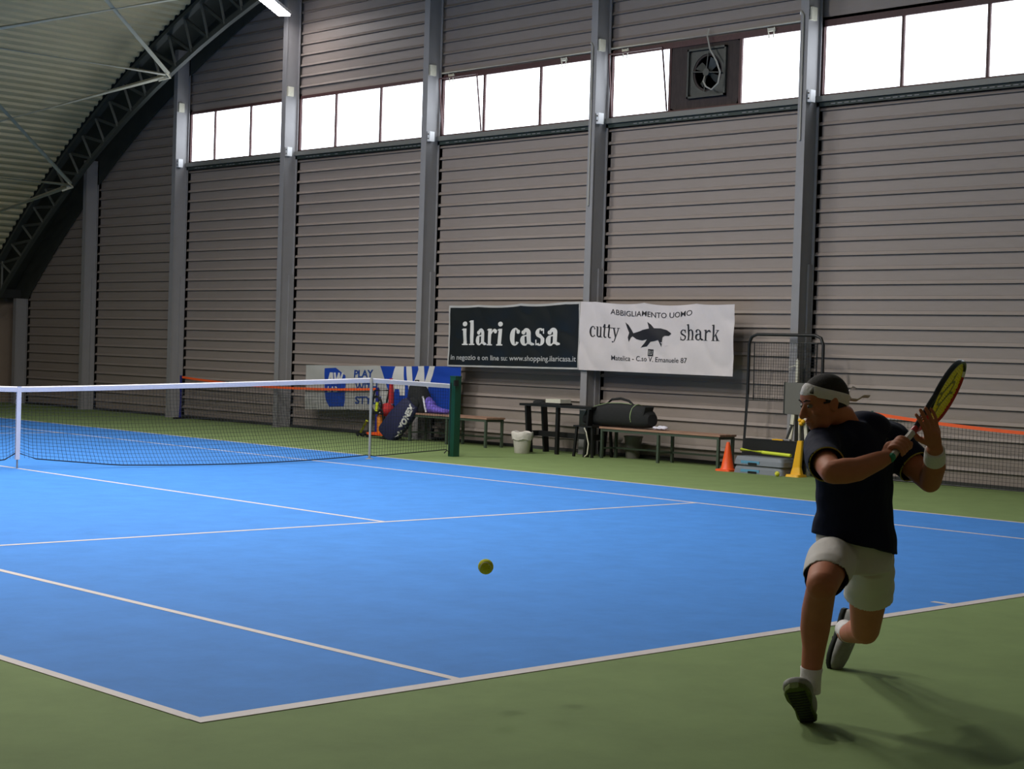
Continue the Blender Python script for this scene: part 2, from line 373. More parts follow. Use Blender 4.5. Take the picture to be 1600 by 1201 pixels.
# windows
def window(n, ca, cb, splits, tilt=(), fan=None, handles=()):
    ya, yb = ca+0.02, cb-CW-0.02
    w_ = thing('window_%d' % n, 'window row of bright frosted panes between two columns, number %s from the left' % {1:'one',2:'two',3:'three',4:'four',5:'five'}[n], 'window', (9.25, (ya+yb)/2, WZ0), kind='structure')
    if n == 4: w_['label'] = 'window row with a brown fan board between two bright panes'
    if n == 5: w_['label'] = 'rightmost window row of three wide bright panes'
    if n == 3: w_['label'] = 'window row whose left pane is tilted open, over the banners'
    fr = MB(); t = 0.035
    fr.box(9.20, 9.27, ya-0.06, yb+0.05, WZ1-(0.055 if n < 3 else 0.085), WZ1); fr.box(9.20, 9.27, ya-0.06, yb+0.05, WZ0, WZ0+0.03)
    fr.box(9.20, 9.27, ya-0.06, ya+t, WZ0, WZ1); fr.box(9.20, 9.27, yb-t*0.6, yb+0.05, WZ0, WZ1)
    fr.build('window_frame', M['frame'], w_, label='dark red-brown frame')
    splits = sorted(splits); edges = [ya+t*0.3]+splits+[yb-t*0.3]
    for s_ in splits: MB().box(9.205, 9.265, s_-0.02, s_+0.02, WZ0, WZ1).build('mullion', M['frame'], w_)
    for k in range(len(edges)-1):
        e0, e1 = edges[k]+0.022, edges[k+1]-0.022
        if fan is not None and k == fan: continue
        if k in tilt:
            MB().box(9.235, 9.241, e0, e1, WZ0+0.03, WZ1-0.055).build('pane', M['pane'], w_)
            fs = MB(); fs.bar((9.19, e0+0.005, WZ0+0.03), (9.10, e0+0.045, WZ1-0.07), 0.018, 0.02).bar((9.19, e1-0.01, WZ0+0.03), (9.10, e1+0.0, WZ1-0.07), 0.018, 0.02).bar((9.10, e0+0.045, WZ1-0.07), (9.10, e1, WZ1-0.07), 0.018, 0.02)
            fs.build('tilted_sash', M['frame'], w_, label='sash frame tilted inwards at the top')
            continue
        MB().box(9.235, 9.241, e0, e1, WZ0+0.03, WZ1-0.055).build('pane', M['pane'], w_)
    for hy in handles:
        h = MB(); h.box(9.15, 9.2, hy-0.05, hy+0.05, WZ1-0.05, WZ1-0.01)
        for dy in (-0.035, 0.035): h.bar((9.16, hy+dy*1.6, WZ1-0.0), (9.17, hy+dy, WZ1-0.14), 0.012, 0.012)
        h.build('window_opener', M['cream'], w_, label='cream opening mechanism')
    MB().box(9.13, 9.29, ya-0.1, yb+0.06, WZ0-0.075, WZ0-0.002).build('window_sill', M['sill'], w_)
    tr = MB(); tr.box(9.165, 9.20, ya-0.1, yb+0.06, WZ0-0.135, WZ0-0.078); tr.build('cable_tray', M['tray'], w_, label='dark cable tray under the sill')
    sl = MB(); yy = ya+0.3
    while yy < yb-0.2:
        if random.random() < 0.72: sl.box(9.158, 9.166, yy, yy+0.07, WZ0-0.115, WZ0-0.105)
        yy += 0.105
    sl.build('tray_slot', M['steel'], w_)
    if n in (3, 4):
        MB().tube([(9.185, ya+0.05, WZ1+0.03), (9.185, yb, WZ1+0.03)], 0.013, 8).build('conduit', M['cream'], w_)
    if fan is not None:
        f0, f1 = edges[fan]+0.02, edges[fan+1]-0.02
        fb = thing_part = MB(); cy, cz = 9.77, (WZ0+WZ1)/2+0.01
        R = 0.235
        # board with a round hole: ring of quads from the hole to the rectangle
        i = len(fb.v); N = 32; ring = []
        for kx, X in enumerate((9.215, 9.235)):
            for k in range(N):
                a = 2*math.pi*k/N; fb.v.append((X, cy+R*math.cos(a), cz+R*math.sin(a)))
            for k in range(N):
                a = 2*math.pi*k/N; c_, s_ = math.cos(a), math.sin(a)
                sx = min(((f1-cy) if c_ > 0 else (cy-f0))/max(abs(c_), 1e-6), ((WZ1-0.05-cz) if s_ > 0 else (cz-WZ0))/max(abs(s_), 1e-6))
                fb.v.append((X, cy+sx*c_, cz+sx*s_))
        for k in range(N):
            k2 = (k+1) % N
            fb.face((i+k, i+k2, i+N+k2, i+N+k)); j = i+2*N
            fb.face((j+k, j+N+k, j+N+k2, j+k2)); fb.face((i+k, j+k, j+k2, i+k2))
        board = fb.build('fan_board', M['fanboard'], w_, label='brown board filling one window light')
        S = 0.345
        hs = MB(); hs.box(9.17, 9.214, cy-S, cy+S, cz+S*0.92, cz+S*1.0).box(9.17, 9.214, cy-S, cy+S, cz-S, cz-S*0.92).box(9.17, 9.214, cy-S, cy-S*0.92, cz-S, cz+S).box(9.17, 9.214, cy+S*0.92, cy+S, cz-S, cz+S)
        NN = 28
        for k in range(NN):
            a0, a1 = 2*math.pi*k/NN, 2*math.pi*(k+1)/NN
            pts = []
            for a in (a0, a1):
                q = 1/max(abs(math.cos(a)), abs(math.sin(a))); pts.append(((cy+S*0.95*q*math.cos(a), cz+S*0.95*q*math.sin(a)), (cy+0.262*math.cos(a), cz+0.262*math.sin(a))))
            hs.poly([(9.205, *pts[0][0]), (9.205, *pts[1][0]), (9.205, *pts[1][1]), (9.205, *pts[0][1])], (0.006, 0, 0))
        hs.build('fan_housing', M['fansteel'], w_, label='square steel fan housing')
        fn = MB(); fn.tube([(9.17, cy, cz), (9.26, cy, cz)], 0.055, 14)
        for k in range(4):
            a = math.radians(35+90*k); d = Vector((0, math.cos(a), math.sin(a))); t_ = Vector((0.45, -math.sin(a)*0.9, math.cos(a)*0.9))
            fn.poly([Vector((9.225, cy, cz))+d*0.05-t_*0.03, Vector((9.225, cy, cz))+d*0.205-t_*0.075, Vector((9.225, cy, cz))+d*0.205+t_*0.075, Vector((9.225, cy, cz))+d*0.05+t_*0.03], (0.004, 0, 0))
        fn.build('fan_blades', M['fansteel'], w_)
        gd = MB()
        for a in (0.1, 1.67): gd.bar((9.18, cy-0.27*math.cos(a), cz-0.27*math.sin(a)), (9.18, cy+0.27*math.cos(a), cz+0.27*math.sin(a)), 0.015, 0.015, (1, 0, 0))
        gd.build('fan_strut', M['fansteel'], w_)
        MB().tube([(9.17, 9.74, 6.06), (9.13, 9.73, 5.95), (9.11, 9.66, 5.76), (9.1, 9.53, 5.58), (9.1, 9.46, 5.42), (9.1, 9.49, 5.27), (9.1, 9.60, 5.19), (9.1, 9.70, 5.24), (9.11, 9.76, 5.32), (9.16, 9.78, 5.40)], 0.012, 8).build('fan_cable', M['conduit'], w_, smooth=True, label='grey looped cable')
window(1, COLS[5], COLS[6], [21.89, 20.72])
window(2, COLS[4], COLS[5], [18.16, 16.93])
window(3, COLS[3], COLS[4], [14.35, 13.08], tilt=(2,), handles=(15.1, 12.55))
window(4, COLS[2], COLS[3], [10.46, 9.19], tilt=(2,), fan=1, handles=(11.3, 8.65))
window(5, COLS[1], COLS[2], [6.606, 5.396])
# plain glazed lights of the bays right of the picture
for n_, (ca, cb) in ((6, (COLS[0], COLS[1])),):
    w6 = thing('window_6', 'window row beyond the right edge of the picture', 'window', (9.25, (ca+cb)/2, WZ0), kind='structure')
    MB().box(9.2, 9.27, ca, cb, WZ0-0.02, WZ0+0.03).box(9.2, 9.27, ca, cb, WZ1-0.05, WZ1).build('window_frame', M['frame'], w6)
    MB().box(9.235, 9.241, ca, cb, WZ0+0.03, WZ1-0.05).build('pane', M['pane'], w6)

# roof trusses
XT = 8.4; DX = 4.6
def arc(R, z0, y): return z0+math.sqrt(R*R-(y-YC)**2)
def chord(R, z0, ya, yb, dy):
    n = int((yb-ya)/dy); return [(ya+(yb-ya)*k/n, arc(R, z0, ya+(yb-ya)*k/n)) for k in range(n+1)]
NODE_Y = [29.4, 25.78, 22.24, 18.6, 14.9, 11.2]
def make_truss(label):
    t = thing('roof_truss', label, 'truss', (XT, YC, 0), 'curved lattice roof trusses')
    ya, yb = YC-17.4, YC+17.4
    for nm, R, z0, w_, h_ in (('bottom_chord', RB, ZB, 0.09, 0.05), ('top_chord', RR-0.06, ZR, 0.14, 0.08)):
        pts = chord(R, z0, ya, yb, 0.8); mb = MB(); i = 0
        for y, z in pts:
            for dx, dz in ((-w_/2, -h_/2), (w_/2, -h_/2), (w_/2, h_/2), (-w_/2, h_/2)): mb.v.append((XT+dx, y, z+dz))
        for k in range(len(pts)-1):
            for e in range(4): mb.face((4*k+e, 4*k+(e+1) % 4, 4*k+4+(e+1) % 4, 4*k+4+e))
        mb.face((3, 2, 1, 0)); e = 4*(len(pts)-1); mb.face((e, e+1, e+2, e+3))
        if nm == 'bottom_chord':           # upstand of the T-shaped chord
            for k in range(len(pts)-1):
                (y0, z0_), (y1, z1_) = pts[k], pts[k+1]
                mb.poly([(XT-0.006, y0, z0_+0.03), (XT-0.006, y1, z1_+0.03), (XT-0.006, y1, z1_+0.12), (XT-0.006, y0, z0_+0.12)], (0.012, 0, 0))
        mb.build(nm, M['truss'], t)
    foot = []
    s = 0; y = ya+0.35
    while y < yb-0.2:
        foot.append(y); sl = (y-YC)/math.sqrt(RB*RB-(y-YC)**2); y += 0.56/math.sqrt(1+sl*sl)
    def top(y):
        zb = arc(RB, ZB, y); n = Vector((0, y-YC, zb-ZB)).normalized(); yt = y+n.y*0.75
        return (XT, yt, arc(RR-0.12, ZR, yt))
    vis = [y for y in foot if y > 11.0]
    far = MB()
    for k, y in enumerate(foot):
        b = Vector((XT, y, arc(RB, ZB, y)+0.03)); tp = Vector(top(y)) if abs(y-YC) < 16.6 else Vector((XT, y, arc(RR-0.12, ZR, min(y, YC+17.5))))
        v = MB().bar(b, tp, 0.035, 0.035, (1, 0, 0))
        d = None
        if 0 < k < len(foot)-1:
            j = k+1 if y > YC else k-1
            t2 = Vector(top(foot[j])) if abs(foot[j]-YC) < 16.6 else None
            if t2 is not None: d = MB().bar(b+Vector((0.04, 0, 0)), t2+Vector((0.04, 0, 0)), 0.055, 0.055, (1, 0, 0))
        v.build('web_post', M['post'], t)
        if d: d.build('web_diagonal', M['truss'], t)
    return t
t0 = make_truss('curved lattice roof truss in front of the ribbed gable wall')
for k in range(1, 4):
    t_ = copy_tree(t0); t_.location.x = XT-DX*k; t_['label'] = ['', 'curved roof truss one bay nearer the camera', 'curved roof truss over the middle of the court', 'curved roof truss nearest the camera'][k]
# bracing between trusses
def node(k, bay): y = NODE_Y[k]; return Vector((XT-DX*bay, y, arc(RB, ZB, y)+0.0))
brlab = {(2, 3): 'thick pale brace climbing from the upper truss node to the picture top', (2, 1): 'pale brace falling left from the upper truss node',
         (1, 2): 'grey brace climbing left from the lower truss node', (1, 0): 'dim brace falling left from the lower truss node',
         (3, 2): 'long pale brace crossing the roof at the picture top', (3, 4): 'pale brace above the picture, near the bright lamp'}
for (a, b), lb in brlab.items():
    p = node(a, 0); q = node(b, 1)
    if b == 0: q.z = max(q.z, 1.9); q = Vector((XT-DX, 29.4, 2.2))
    d = (q-p).normalized()
    r = thing('roof_brace', lb, 'brace', tuple(p+d*0.1), 'diagonal braces between the trusses')
    MB().tube([p+d*0.12, q-d*0.12], 0.045, 12).build('brace_rod', M['brace'], r, smooth=True)
    MB().obox(p+d*0.11, d*0.12, Vector((0, d.z, -d.y)).normalized()*0.07, d.cross(Vector((0, d.z, -d.y)).normalized())*0.008).build('gusset_plate', M['brace'], r)
for k, lb in ((2, 'thin horizontal tie running left from the upper truss node'), (1, 'thin horizontal tie running left from the lower truss node')):
    r = thing('roof_tie', lb, 'tie', tuple(node(k, 0)), 'horizontal ties between the trusses')
    MB().tube([node(k, 0)+Vector((-0.1, 0, 0)), node(k, 1)+Vector((0.1, 0, 0))], 0.027, 10).build('tie_rod', M['brace'], r, smooth=True)

# LED battens
def led(p, q, label, w_=0.13):
    p = Vector(p); q = Vector(q); d = (q-p).normalized(); a, b = basis(d)
    t = thing('led_batten', label, 'lamp', tuple((p+q)/2), 'LED battens under the roof')
    MB().obox((p+q)/2+b*0.045, a*w_*0.55, b*0.03, (q-p)/2*1.01).build('lamp_housing', M['white'], t)
    MB().obox((p+q)/2, a*w_/2, b*0.014, (q-p)/2).build('diffuser', M['led'], t, label='glowing white diffuser')
    hz = MB()
    for s_ in (-0.35, 0.35):
        c = (p+q)/2+(q-p)*s_+b*0.075
        hz.tube([c, (c.x, c.y, zroof(c.y)-0.005)], 0.006, 6)
    hz.build('hanger_rod', M['steel'], t)
    return t
led((7.45, 18.13, 7.365), (8.66, 19.0, 7.29), 'bright white LED batten at the picture top, near a column', 0.21)
for k, (x, y) in enumerate(ADDED_LED_ROWS):  # battens added out of view, one per area lamp
    z = arc(RB, ZB, y)-0.30
    led((x-0.6, y, z), (x+0.6, y, z), 'LED batten hung over the %s' % ['wall side service line beyond the net', 'wall side service box before the net', 'court middle behind the service line', 'court middle just before the net', 'court middle just beyond the net', 'near sideline behind the service line', 'near sideline at the net', 'near sideline beyond the net'][k])
# ================================================================ BANNERS
class Banner:
    def __init__(s, x, ya, yb, za0, za1, zb0, zb1, seed, amp=0.012, scal=0.0):
        s.p = (x, ya, yb, za0, za1, zb0, zb1); s.sd = seed; s.amp = amp; s.scal = scal
    def at(s, u, v, off=0.0):               # u 0..1 left to right, v 0..1 bottom to top
        x, ya, yb, za0, za1, zb0, zb1 = s.p
        y = ya+(yb-ya)*u; z0 = za0+(zb0-za0)*u; z1 = za1+(zb1-za1)*u
        z = z0+(z1-z0)*v
        k = s.sd; z -= s.scal*v*abs(math.sin(math.pi*(u*3+k)))**0.7*math.sin(math.pi*min(1, max(0, u)))
        wv = s.amp*(math.sin(7*u+5*v+k)+0.7*math.sin(17*u-6*v+2*k)+0.5*math.sin(31*u+11*v+3*k))
        edge = s.amp*3*max(0, v-0.75)*math.sin(23*u+k)
        return Vector((x-abs(wv)-edge*0.5-off, y, z))
    def grid(s, u0=0.0, u1=1.0, v0=0.0, v1=1.0, nu=70, nv=24, off=0.0, th=0.002, edge0=None):
        mb = MB(); i = 0
        for j in range(nv+1):
            for k in range(nu+1):
                v = v0+(v1-v0)*j/nv; a = u0+(edge0(v) if edge0 else 0); mb.v.append(tuple(s.at(a+(u1-a)*k/nu, v, off)))
        n1 = (nu+1)*(nv+1)
        mb.v += [(p[0]+th, p[1], p[2]) for p in mb.v[:n1]]
        for j in range(nv):
            for k in range(nu):
                a = j*(nu+1)+k; q = (a, a+1, a+nu+2, a+nu+1); mb.face(q); mb.face([n1+x for x in q][::-1])
        for k in range(nu):
            mb.face((k, k+n1, k+1+n1, k+1)); e = nv*(nu+1)+k; mb.face((e, e+1, e+1+n1, e+n1))
        for j in range(nv):
            e = j*(nu+1); mb.face((e, e+nu+1, e+nu+1+n1, e+n1)); e += nu; mb.face((e, e+n1, e+nu+1+n1, e+nu+1))
        return mb
    def ink(s, polys, off=0.004):           # polygons in (u, v), finely fan-filled by bmesh and laid on the cloth
        bm = bmesh.new()
        for pts in polys:
            vs = [bm.verts.new((u, v, 0)) for u, v in pts]
            try: bm.faces.new(vs)
            except ValueError: pass
        bmesh.ops.triangulate(bm, faces=bm.faces)
        for _ in range(5):
            lg_ = [e for e in bm.edges if e.calc_length() > 0.022]
            if not lg_: break
            bmesh.ops.subdivide_edges(bm, edges=lg_, cuts=1, use_grid_fill=False)
            bmesh.ops.triangulate(bm, faces=bm.faces)
        bm.verts.index_update(); mb = MB(); mb.v = [tuple(s.at(v.co.x, v.co.y, off)) for v in bm.verts]
        mb.f = [tuple(v.index for v in f.verts) for f in bm.faces]; mb.m = [0]*len(mb.f); bm.free()
        return mb
    def text(s, txt, u0, v0, u1, hv, bold=0.0, shear=0.0, ratio=1.0, off=0.004, curve=None):
        """lettering from u0 to u1 with capital height hv (fractions of the banner)"""
        vs, fs = text_mesh(txt, 1.0, bold, shear); xs = [p[0] for p in vs]; x0, x1 = min(xs), max(xs)
        mb = MB()
        for a, b in vs:
            t = (a-x0)/(x1-x0); v = v0+b/0.72*hv
            if curve: v += curve(t)
            mb.v.append(tuple(s.at(u0+(u1-u0)*t, v, off)))
        mb.f = list(fs); mb.m = [0]*len(fs); return mb

def densify(pts, step=0.02):
    out = []
    for k, p in enumerate(pts):
        q = pts[(k+1) % len(pts)]; n = max(1, int(math.hypot(q[0]-p[0], q[1]-p[1])/step))
        out += [(p[0]+(q[0]-p[0])*j/n, p[1]+(q[1]-p[1])*j/n) for j in range(n)]
    return out
# a condensed bold serif alphabet, x-height 1, stems drawn as polygons: (advance, list of polygons)
def arcpoly(cx, cy, rx, ry, ix, iy, a0, a1, n=18, dx=0.0):
    o = [(cx+rx*math.cos(math.radians(a0+(a1-a0)*k/n)), cy+ry*math.sin(math.radians(a0+(a1-a0)*k/n))) for k in range(n+1)]
    i_ = [(cx+dx+ix*math.cos(math.radians(a0+(a1-a0)*k/n)), cy+iy*math.sin(math.radians(a0+(a1-a0)*k/n))) for k in range(n+1)]
    return [[o[k], o[k+1], i_[k+1], i_[k]] for k in range(n)]
def R_(x0, x1, y0, y1): return [(x0, y0), (x1, y0), (x1, y1), (x0, y1)]
def serif(S, T):                              # S stem width, T serif thickness
    G = {}
    def stem(x, y0, y1, foot=True, flag=True):
        p = [R_(x, x+S, y0, y1)]
        if foot: p.append(R_(x-0.09, x+S+0.09, y0, y0+T))
        if flag: p.append([(x-0.10, y1-T*0.6-0.03), (x, y1-0.12), (x+S*0.6, y1), (x-0.02, y1-0.02)])
        return p
    dot = lambda x: [[(x+S/2+S*0.68*math.cos(a*math.pi/8), 1.28+S*0.6*math.sin(a*math.pi/8)) for a in range(16)]]
    G['i'] = (S+0.26, stem(0.11, 0, 1)+dot(0.11))
    G['l'] = (S+0.26, stem(0.11, 0, 1.48))
    G['r'] = (S+0.50, stem(0.11, 0, 1)+arcpoly(0.11+S+0.20, 0.70, 0.21, 0.30, 0.16, 0.14, 60, 180, 8)+[[(0.11+S+0.28+S*0.45*math.cos(a*math.pi/6), 0.84+S*0.48*math.sin(a*math.pi/6)) for a in range(12)]])
    G['a'] = (S+0.62, [R_(0.42, 0.42+S, 0.08, 0.74), [(0.42+S*0.2, 0.14), (0.42+S, 0), (0.42+S+0.18, 0.03), (0.42+S+0.18, 0.12), (0.42+S, 0.20)]]
              + arcpoly(0.42+S-0.24, 0.70, 0.24, 0.30, 0.24-S, 0.24, 0, 165, 14)
              + [[(0.10+S*0.55+S*0.5*math.cos(a*math.pi/6), 0.74+S*0.5*math.sin(a*math.pi/6)) for a in range(12)]]
              + arcpoly(0.28, 0.28, 0.25, 0.30, 0.25-S, 0.20, 95, 300, 18, 0.02)+[[(0.26, 0.58), (0.26, 0.49), (0.44, 0.54), (0.44, 0.62)], [(0.36, 0.00), (0.45, 0.10), (0.45, 0.20), (0.33, 0.08)]])
    G['c'] = (0.62, arcpoly(0.34, 0.5, 0.30, 0.52, 0.30-S, 0.44, 50, 320, 26, 0.03)+[[(0.53+S*0.45*math.cos(a*math.pi/6), 0.78+S*0.5*math.sin(a*math.pi/6)) for a in range(12)]])
    G['s'] = (0.58, arcpoly(0.29, 0.74, 0.24, 0.27, 0.24-S*0.8, 0.19, 30, 215, 16)+arcpoly(0.28, 0.27, 0.25, 0.28, 0.25-S*0.8, 0.20, -145, 40, 16)
              + [[(0.06, 0.64), (0.06+S, 0.68), (0.53, 0.40), (0.50, 0.22), (0.40, 0.36), (0.12, 0.53)], R_(0.44, 0.50, 0.68, 0.98), R_(0.05, 0.11, 0.02, 0.34)])
    G['u'] = (S*2+0.40, [R_(0.09, 0.09+S, 0.20, 1), R_(0.0, 0.09+S, 1-T, 1), R_(0.34+S*0.5, 0.34+S*1.5, 0, 1), R_(0.26+S*0.5, 0.36+S, 1-T, 1), R_(0.34+S, 0.44+S*1.5, 0, T)]
              + arcpoly(0.09+0.22, 0.22, 0.22, 0.24, max(0.22-S, 0.04), 0.13, 180, 350, 12))
    G['t'] = (S+0.30, [R_(0.10, 0.10+S, 0.15, 1.28), R_(-0.0, 0.10+S+0.18, 1-T*1.2, 1), [(0.10, 1.0), (0.10, 1.28), (0.0, 1.0)]]+arcpoly(0.10+0.18, 0.18, 0.18, 0.20, max(0.18-S, 0.05), 0.11, 180, 320, 8))
    G['y'] = (0.70, [[(0.06, 1), (0.06+S*1.1, 1), (0.42, 0.20), (0.34, 0.0)], [(0.55, 1), (0.62, 1), (0.34, -0.22), (0.20, -0.42), (0.28, -0.16)], R_(-0.02, 0.26+S*0.5, 1-T, 1), R_(0.46, 0.72, 1-T, 1),
                    [(0.14+S*0.5*math.cos(a*math.pi/6), -0.34+S*0.5*math.sin(a*math.pi/6)) for a in range(12)]])
    G['h'] = (S*2+0.42, stem(0.11, 0, 1.48)+[R_(0.36+S*0.6, 0.36+S*1.6, 0, 0.74), R_(0.29+S*0.6, 0.43+S*1.6, 0, T)]+arcpoly(0.36+S*1.6-0.20, 0.72, 0.20, 0.28, max(0.20-S, 0.05), 0.20, 0, 150, 10))
    G['k'] = (S+0.58, stem(0.11, 0, 1.48)+[[(0.10+S, 0.42), (0.46+S*0.3, 0.95), (0.54+S*0.3, 0.95), (0.10+S, 0.32)], [(0.18+S, 0.54), (0.26+S, 0.64), (0.48+S*1.3, 0.0), (0.40+S*0.4, 0.0)], R_(0.34+S*0.2, 0.60+S*0.3, 1-T, 1), R_(0.34+S*0.4, 0.56+S*1.2, 0, T)])
    G[' '] = (0.26, [])
    return G
def set_word(G, word, u0, u1, v0, xh, aspect):
    """lay a word between u0 and u1; xh = x-height as fraction of banner height"""
    x = 0; out = []
    for ch in word:
        adv, pl = G[ch]; out += [[(x+a, b) for a, b in p] for p in pl]; x += adv
    k = (u1-u0)/x
    return [[(u0+a*k, v0+b*xh) for a, b in p] for p in out]

# black banner
kb = Banner(8.86, 14.63, 11.745, 1.212, 2.18, 1.245, 2.245, 0.3, 0.010, 0.025)
t = thing('advertising_banner', 'black banner with white serif lettering ilari casa hanging on the ribbed wall', 'banner', (8.86, 13.2, 1.2), 'banners on the ribbed wall')
kb.grid(nu=140).build('banner_sheet', M['banG'], t, smooth=True, label='black sheet edged in off-white')
kb.grid(0.012, 0.992, 0.028, 0.965, nu=140, nv=30, off=0.003).build('printed_field', M['banK'], t, smooth=True)
G1 = serif(0.245, 0.075)
kb.ink(set_word(G1, 'ilari', 0.115, 0.445, 0.355, 0.27, 1), 0.0075).build('lettering', M['inkW'], t)
kb.ink(set_word(G1, 'casa', 0.485, 0.870, 0.355, 0.27, 1), 0.0075).build('lettering', M['inkW'], t)
kb.text('in negozio e on line su: www.shopping.ilaricasa.it', 0.03, 0.115, 0.985, 0.085, bold=0.006, off=0.009).build('small_lettering', M['inkG'], t)
# white banner
wbn = Banner(8.86, 11.74, 8.865, 1.240, 2.245, 1.232, 2.205, 1.7, 0.010, 0.035)
t = thing('advertising_banner', 'white banner with a shark drawing and black lettering cutty shark', 'banner', (8.86, 10.3, 1.2), 'banners on the ribbed wall')
wbn.grid(nu=140, nv=30).build('banner_sheet', M['banW'], t, smooth=True)
G2 = serif(0.13, 0.05)
wbn.ink(set_word(G2, 'cutty', 0.065, 0.275, 0.49, 0.155, 1)).build('lettering', M['inkK'], t)
wbn.ink(set_word(G2, 'shark', 0.668, 0.915, 0.49, 0.155, 1)).build('lettering', M['inkK'], t)
wbn.text('ABBIGLIAMENTO UOMO', 0.215, 0.845, 0.745, 0.080, bold=0.004, curve=lambda q: -0.035*math.sin(math.pi*q)).build('small_lettering', M['inkK'], t)
wbn.text('Matelica - C.so V. Emanuele 87', 0.225, 0.165, 0.720, 0.075, bold=0.003).build('small_lettering', M['inkK'], t)
shark = [(968,172),(985,186),(1000,210),(1012,230),(1050,220),(1094,205),(1090,190),(1083,172),(1103,184),(1118,201),(1150,200),(1180,208),(1203,226),(1190,238),(1168,238),(1152,256),(1122,268),(1102,272),(1082,298),(1052,306),(1070,284),(1084,262),(1058,270),(1030,262),(1008,246),(1000,252),(990,275),(984,252),(990,228),(980,206)]
fin = [(1138,258),(1156,297),(1160,246)]
def crop2uv(p): return ((p[0]-728)/772, 1-(p[1]-75-8*(p[0]-728)/772)/355)
wbn.ink([[crop2uv(p) for p in shark], [crop2uv(p) for p in fin]]).build('shark_print', M['inkK'], t)
wbn.ink([[(0.548, 0.455), (0.560, 0.455), (0.556, 0.437)], [(0.572, 0.395), (0.600, 0.42), (0.575, 0.41)]], 0.0065).build('shark_detail', M['banW'], t)
wbn.ink([R_(0.467, 0.503, 0.245, 0.345)]).build('emblem_square', M['inkK'], t)
wbn.text('EU', 0.473, 0.265, 0.497, 0.06, off=0.0065).build('emblem_letters', M['inkG'], t)
# eyelets and cords
# blue and white banner
bb = Banner(8.87, 18.35, 14.32, 0.36, 1.135, 0.515, 1.222, 2.6, 0.008, 0.012)
t = thing('advertising_banner', 'half white, half blue banner reading PLAY WITH STYLE behind the net', 'banner', (8.87, 16.4, 0.3), 'banners on the ribbed wall')
bb.grid().build('banner_sheet', M['banG'], t, smooth=True)
bb.grid(0.505, 1.0, 0.0, 1.0, off=0.003, edge0=lambda v: 0.10*(1-v)).build('blue_field', M['banB'], t, smooth=True)
bb.ink([densify([(0.135, 0.93), (0.21, 0.95), (0.275, 0.78), (0.28, 0.55), (0.275, 0.07), (0.17, 0.06), (0.145, 0.22), (0.135, 0.6)], 0.05)]).build('blue_emblem', M['banB'], t)
def AW(b, u0, u1, v0, v1):                  # slanted heavy A and W
    U = lambda x: u0+(u1-u0)*x; V = lambda y: v0+(v1-v0)*y
    pl = [[(0.00, 0), (0.12, 0), (0.27, 1), (0.15, 1)], [(0.15, 1), (0.33, 1), (0.38, 0), (0.27, 0)], [(0.08, 0.22), (0.30, 0.22), (0.30, 0.40), (0.11, 0.40)],
          [(0.38, 1), (0.50, 1), (0.56, 0), (0.46, 0)], [(0.46, 0), (0.58, 0), (0.74, 0.95), (0.66, 0.95)], [(0.64, 1), (0.76, 1), (0.80, 0), (0.70, 0)], [(0.70, 0), (0.82, 0), (1.0, 1), (0.88, 1)]]
    return [[(U(a), V(c)) for a, c in p] for p in pl]
bb.ink(AW(bb, 0.155, 0.265, 0.60, 0.84), 0.0075).build('lettering', M['inkW'], t)
bb.text('LAB', 0.160, 0.40, 0.225, 0.13, bold=0.02, off=0.0075).build('lettering', M['inkW'], t)
bb.text('PLAY', 0.335, 0.74, 0.460, 0.17, bold=0.03).build('lettering', M['inkB'], t)
bb.text('WITH', 0.345, 0.44, 0.490, 0.17, bold=0.03).build('lettering', M['inkB'], t)
bb.text('STYLE', 0.345, 0.14, 0.520, 0.17, bold=0.03).build('lettering', M['inkB'], t)
bb.ink(AW(bb, 0.56, 0.85, 0.34, 1.0), 0.0075).build('lettering', M['inkW'], t)
bb.text('LAB', 0.66, 0.12, 0.78, 0.15, bold=0.03, off=0.0075).build('lettering', M['inkW'], t)

# ================================================================ COURT NET
NY = 11.885
t = thing('tennis_net', 'black tennis net with white top band across the blue court', 'net', (0, NY, 0))
def ntop(x):
    ax = abs(x)
    return 0.914+(1.07-0.914)*min(1, ax/5.03)**1.15 if ax < 5.03 else 1.07-(ax-5.03)*0.045
def nbot(x):
    ax = abs(x); q = min(1, ax/5.03)
    bulge = 0.42*math.sin(math.pi*min(1, (ax/5.03)))**0.8 if ax < 5.03 else 0.0
    return (-bulge, 0.02+0.035*(1-math.sin(math.pi*q)) if ax < 5.03 else 0.03+(ax-5.03)*0.05)
def npt(x, v):                               # v 0 bottom .. 1 top
    dy, zb = nbot(x); zt = ntop(x)-0.03
    if abs(x) < 0.04: dy, zb = 0.0, 0.10
    k = min(1.0, abs(x)/1.1); zb = zb+(1-k)*0.07
    return Vector((x, NY+dy*(1-v)**2.2, zb+(zt-zb)*v))
mb = MB(); W_ = 0.0016
nx = int(12.7/0.0455)
def strip(mb, pts):                          # light square cord along points
    i = len(mb.v)
    for p in pts:
        mb.v += [(p[0]-W_, p[1], p[2]-W_), (p[0]+W_, p[1]-W_, p[2]-W_*0), (p[0], p[1]+W_, p[2]+W_)]
    for k in range(len(pts)-1):
        for e in range(3): mb.face((i+3*k+e, i+3*k+(e+1) % 3, i+3*k+3+(e+1) % 3, i+3*k+3+e))
for k in range(nx+1):
    x = -6.42+k*12.84/nx; strip(mb, [npt(x, v/8) for v in range(9)])
for j in range(1, 21):
    strip(mb, [npt(-6.42+k*12.84/90, j/21) for k in range(91)])
mb.build('net_mesh', M['net'], t, kind='stuff')
hem = MB()
for sg in (-1, 1): hem.tube([npt(sg*x, 0) for x in [0.03+6.39*k/40 for k in range(41)]], 0.007, 6)
hem.build('bottom_cord', M['net'], t)
tp = MB()
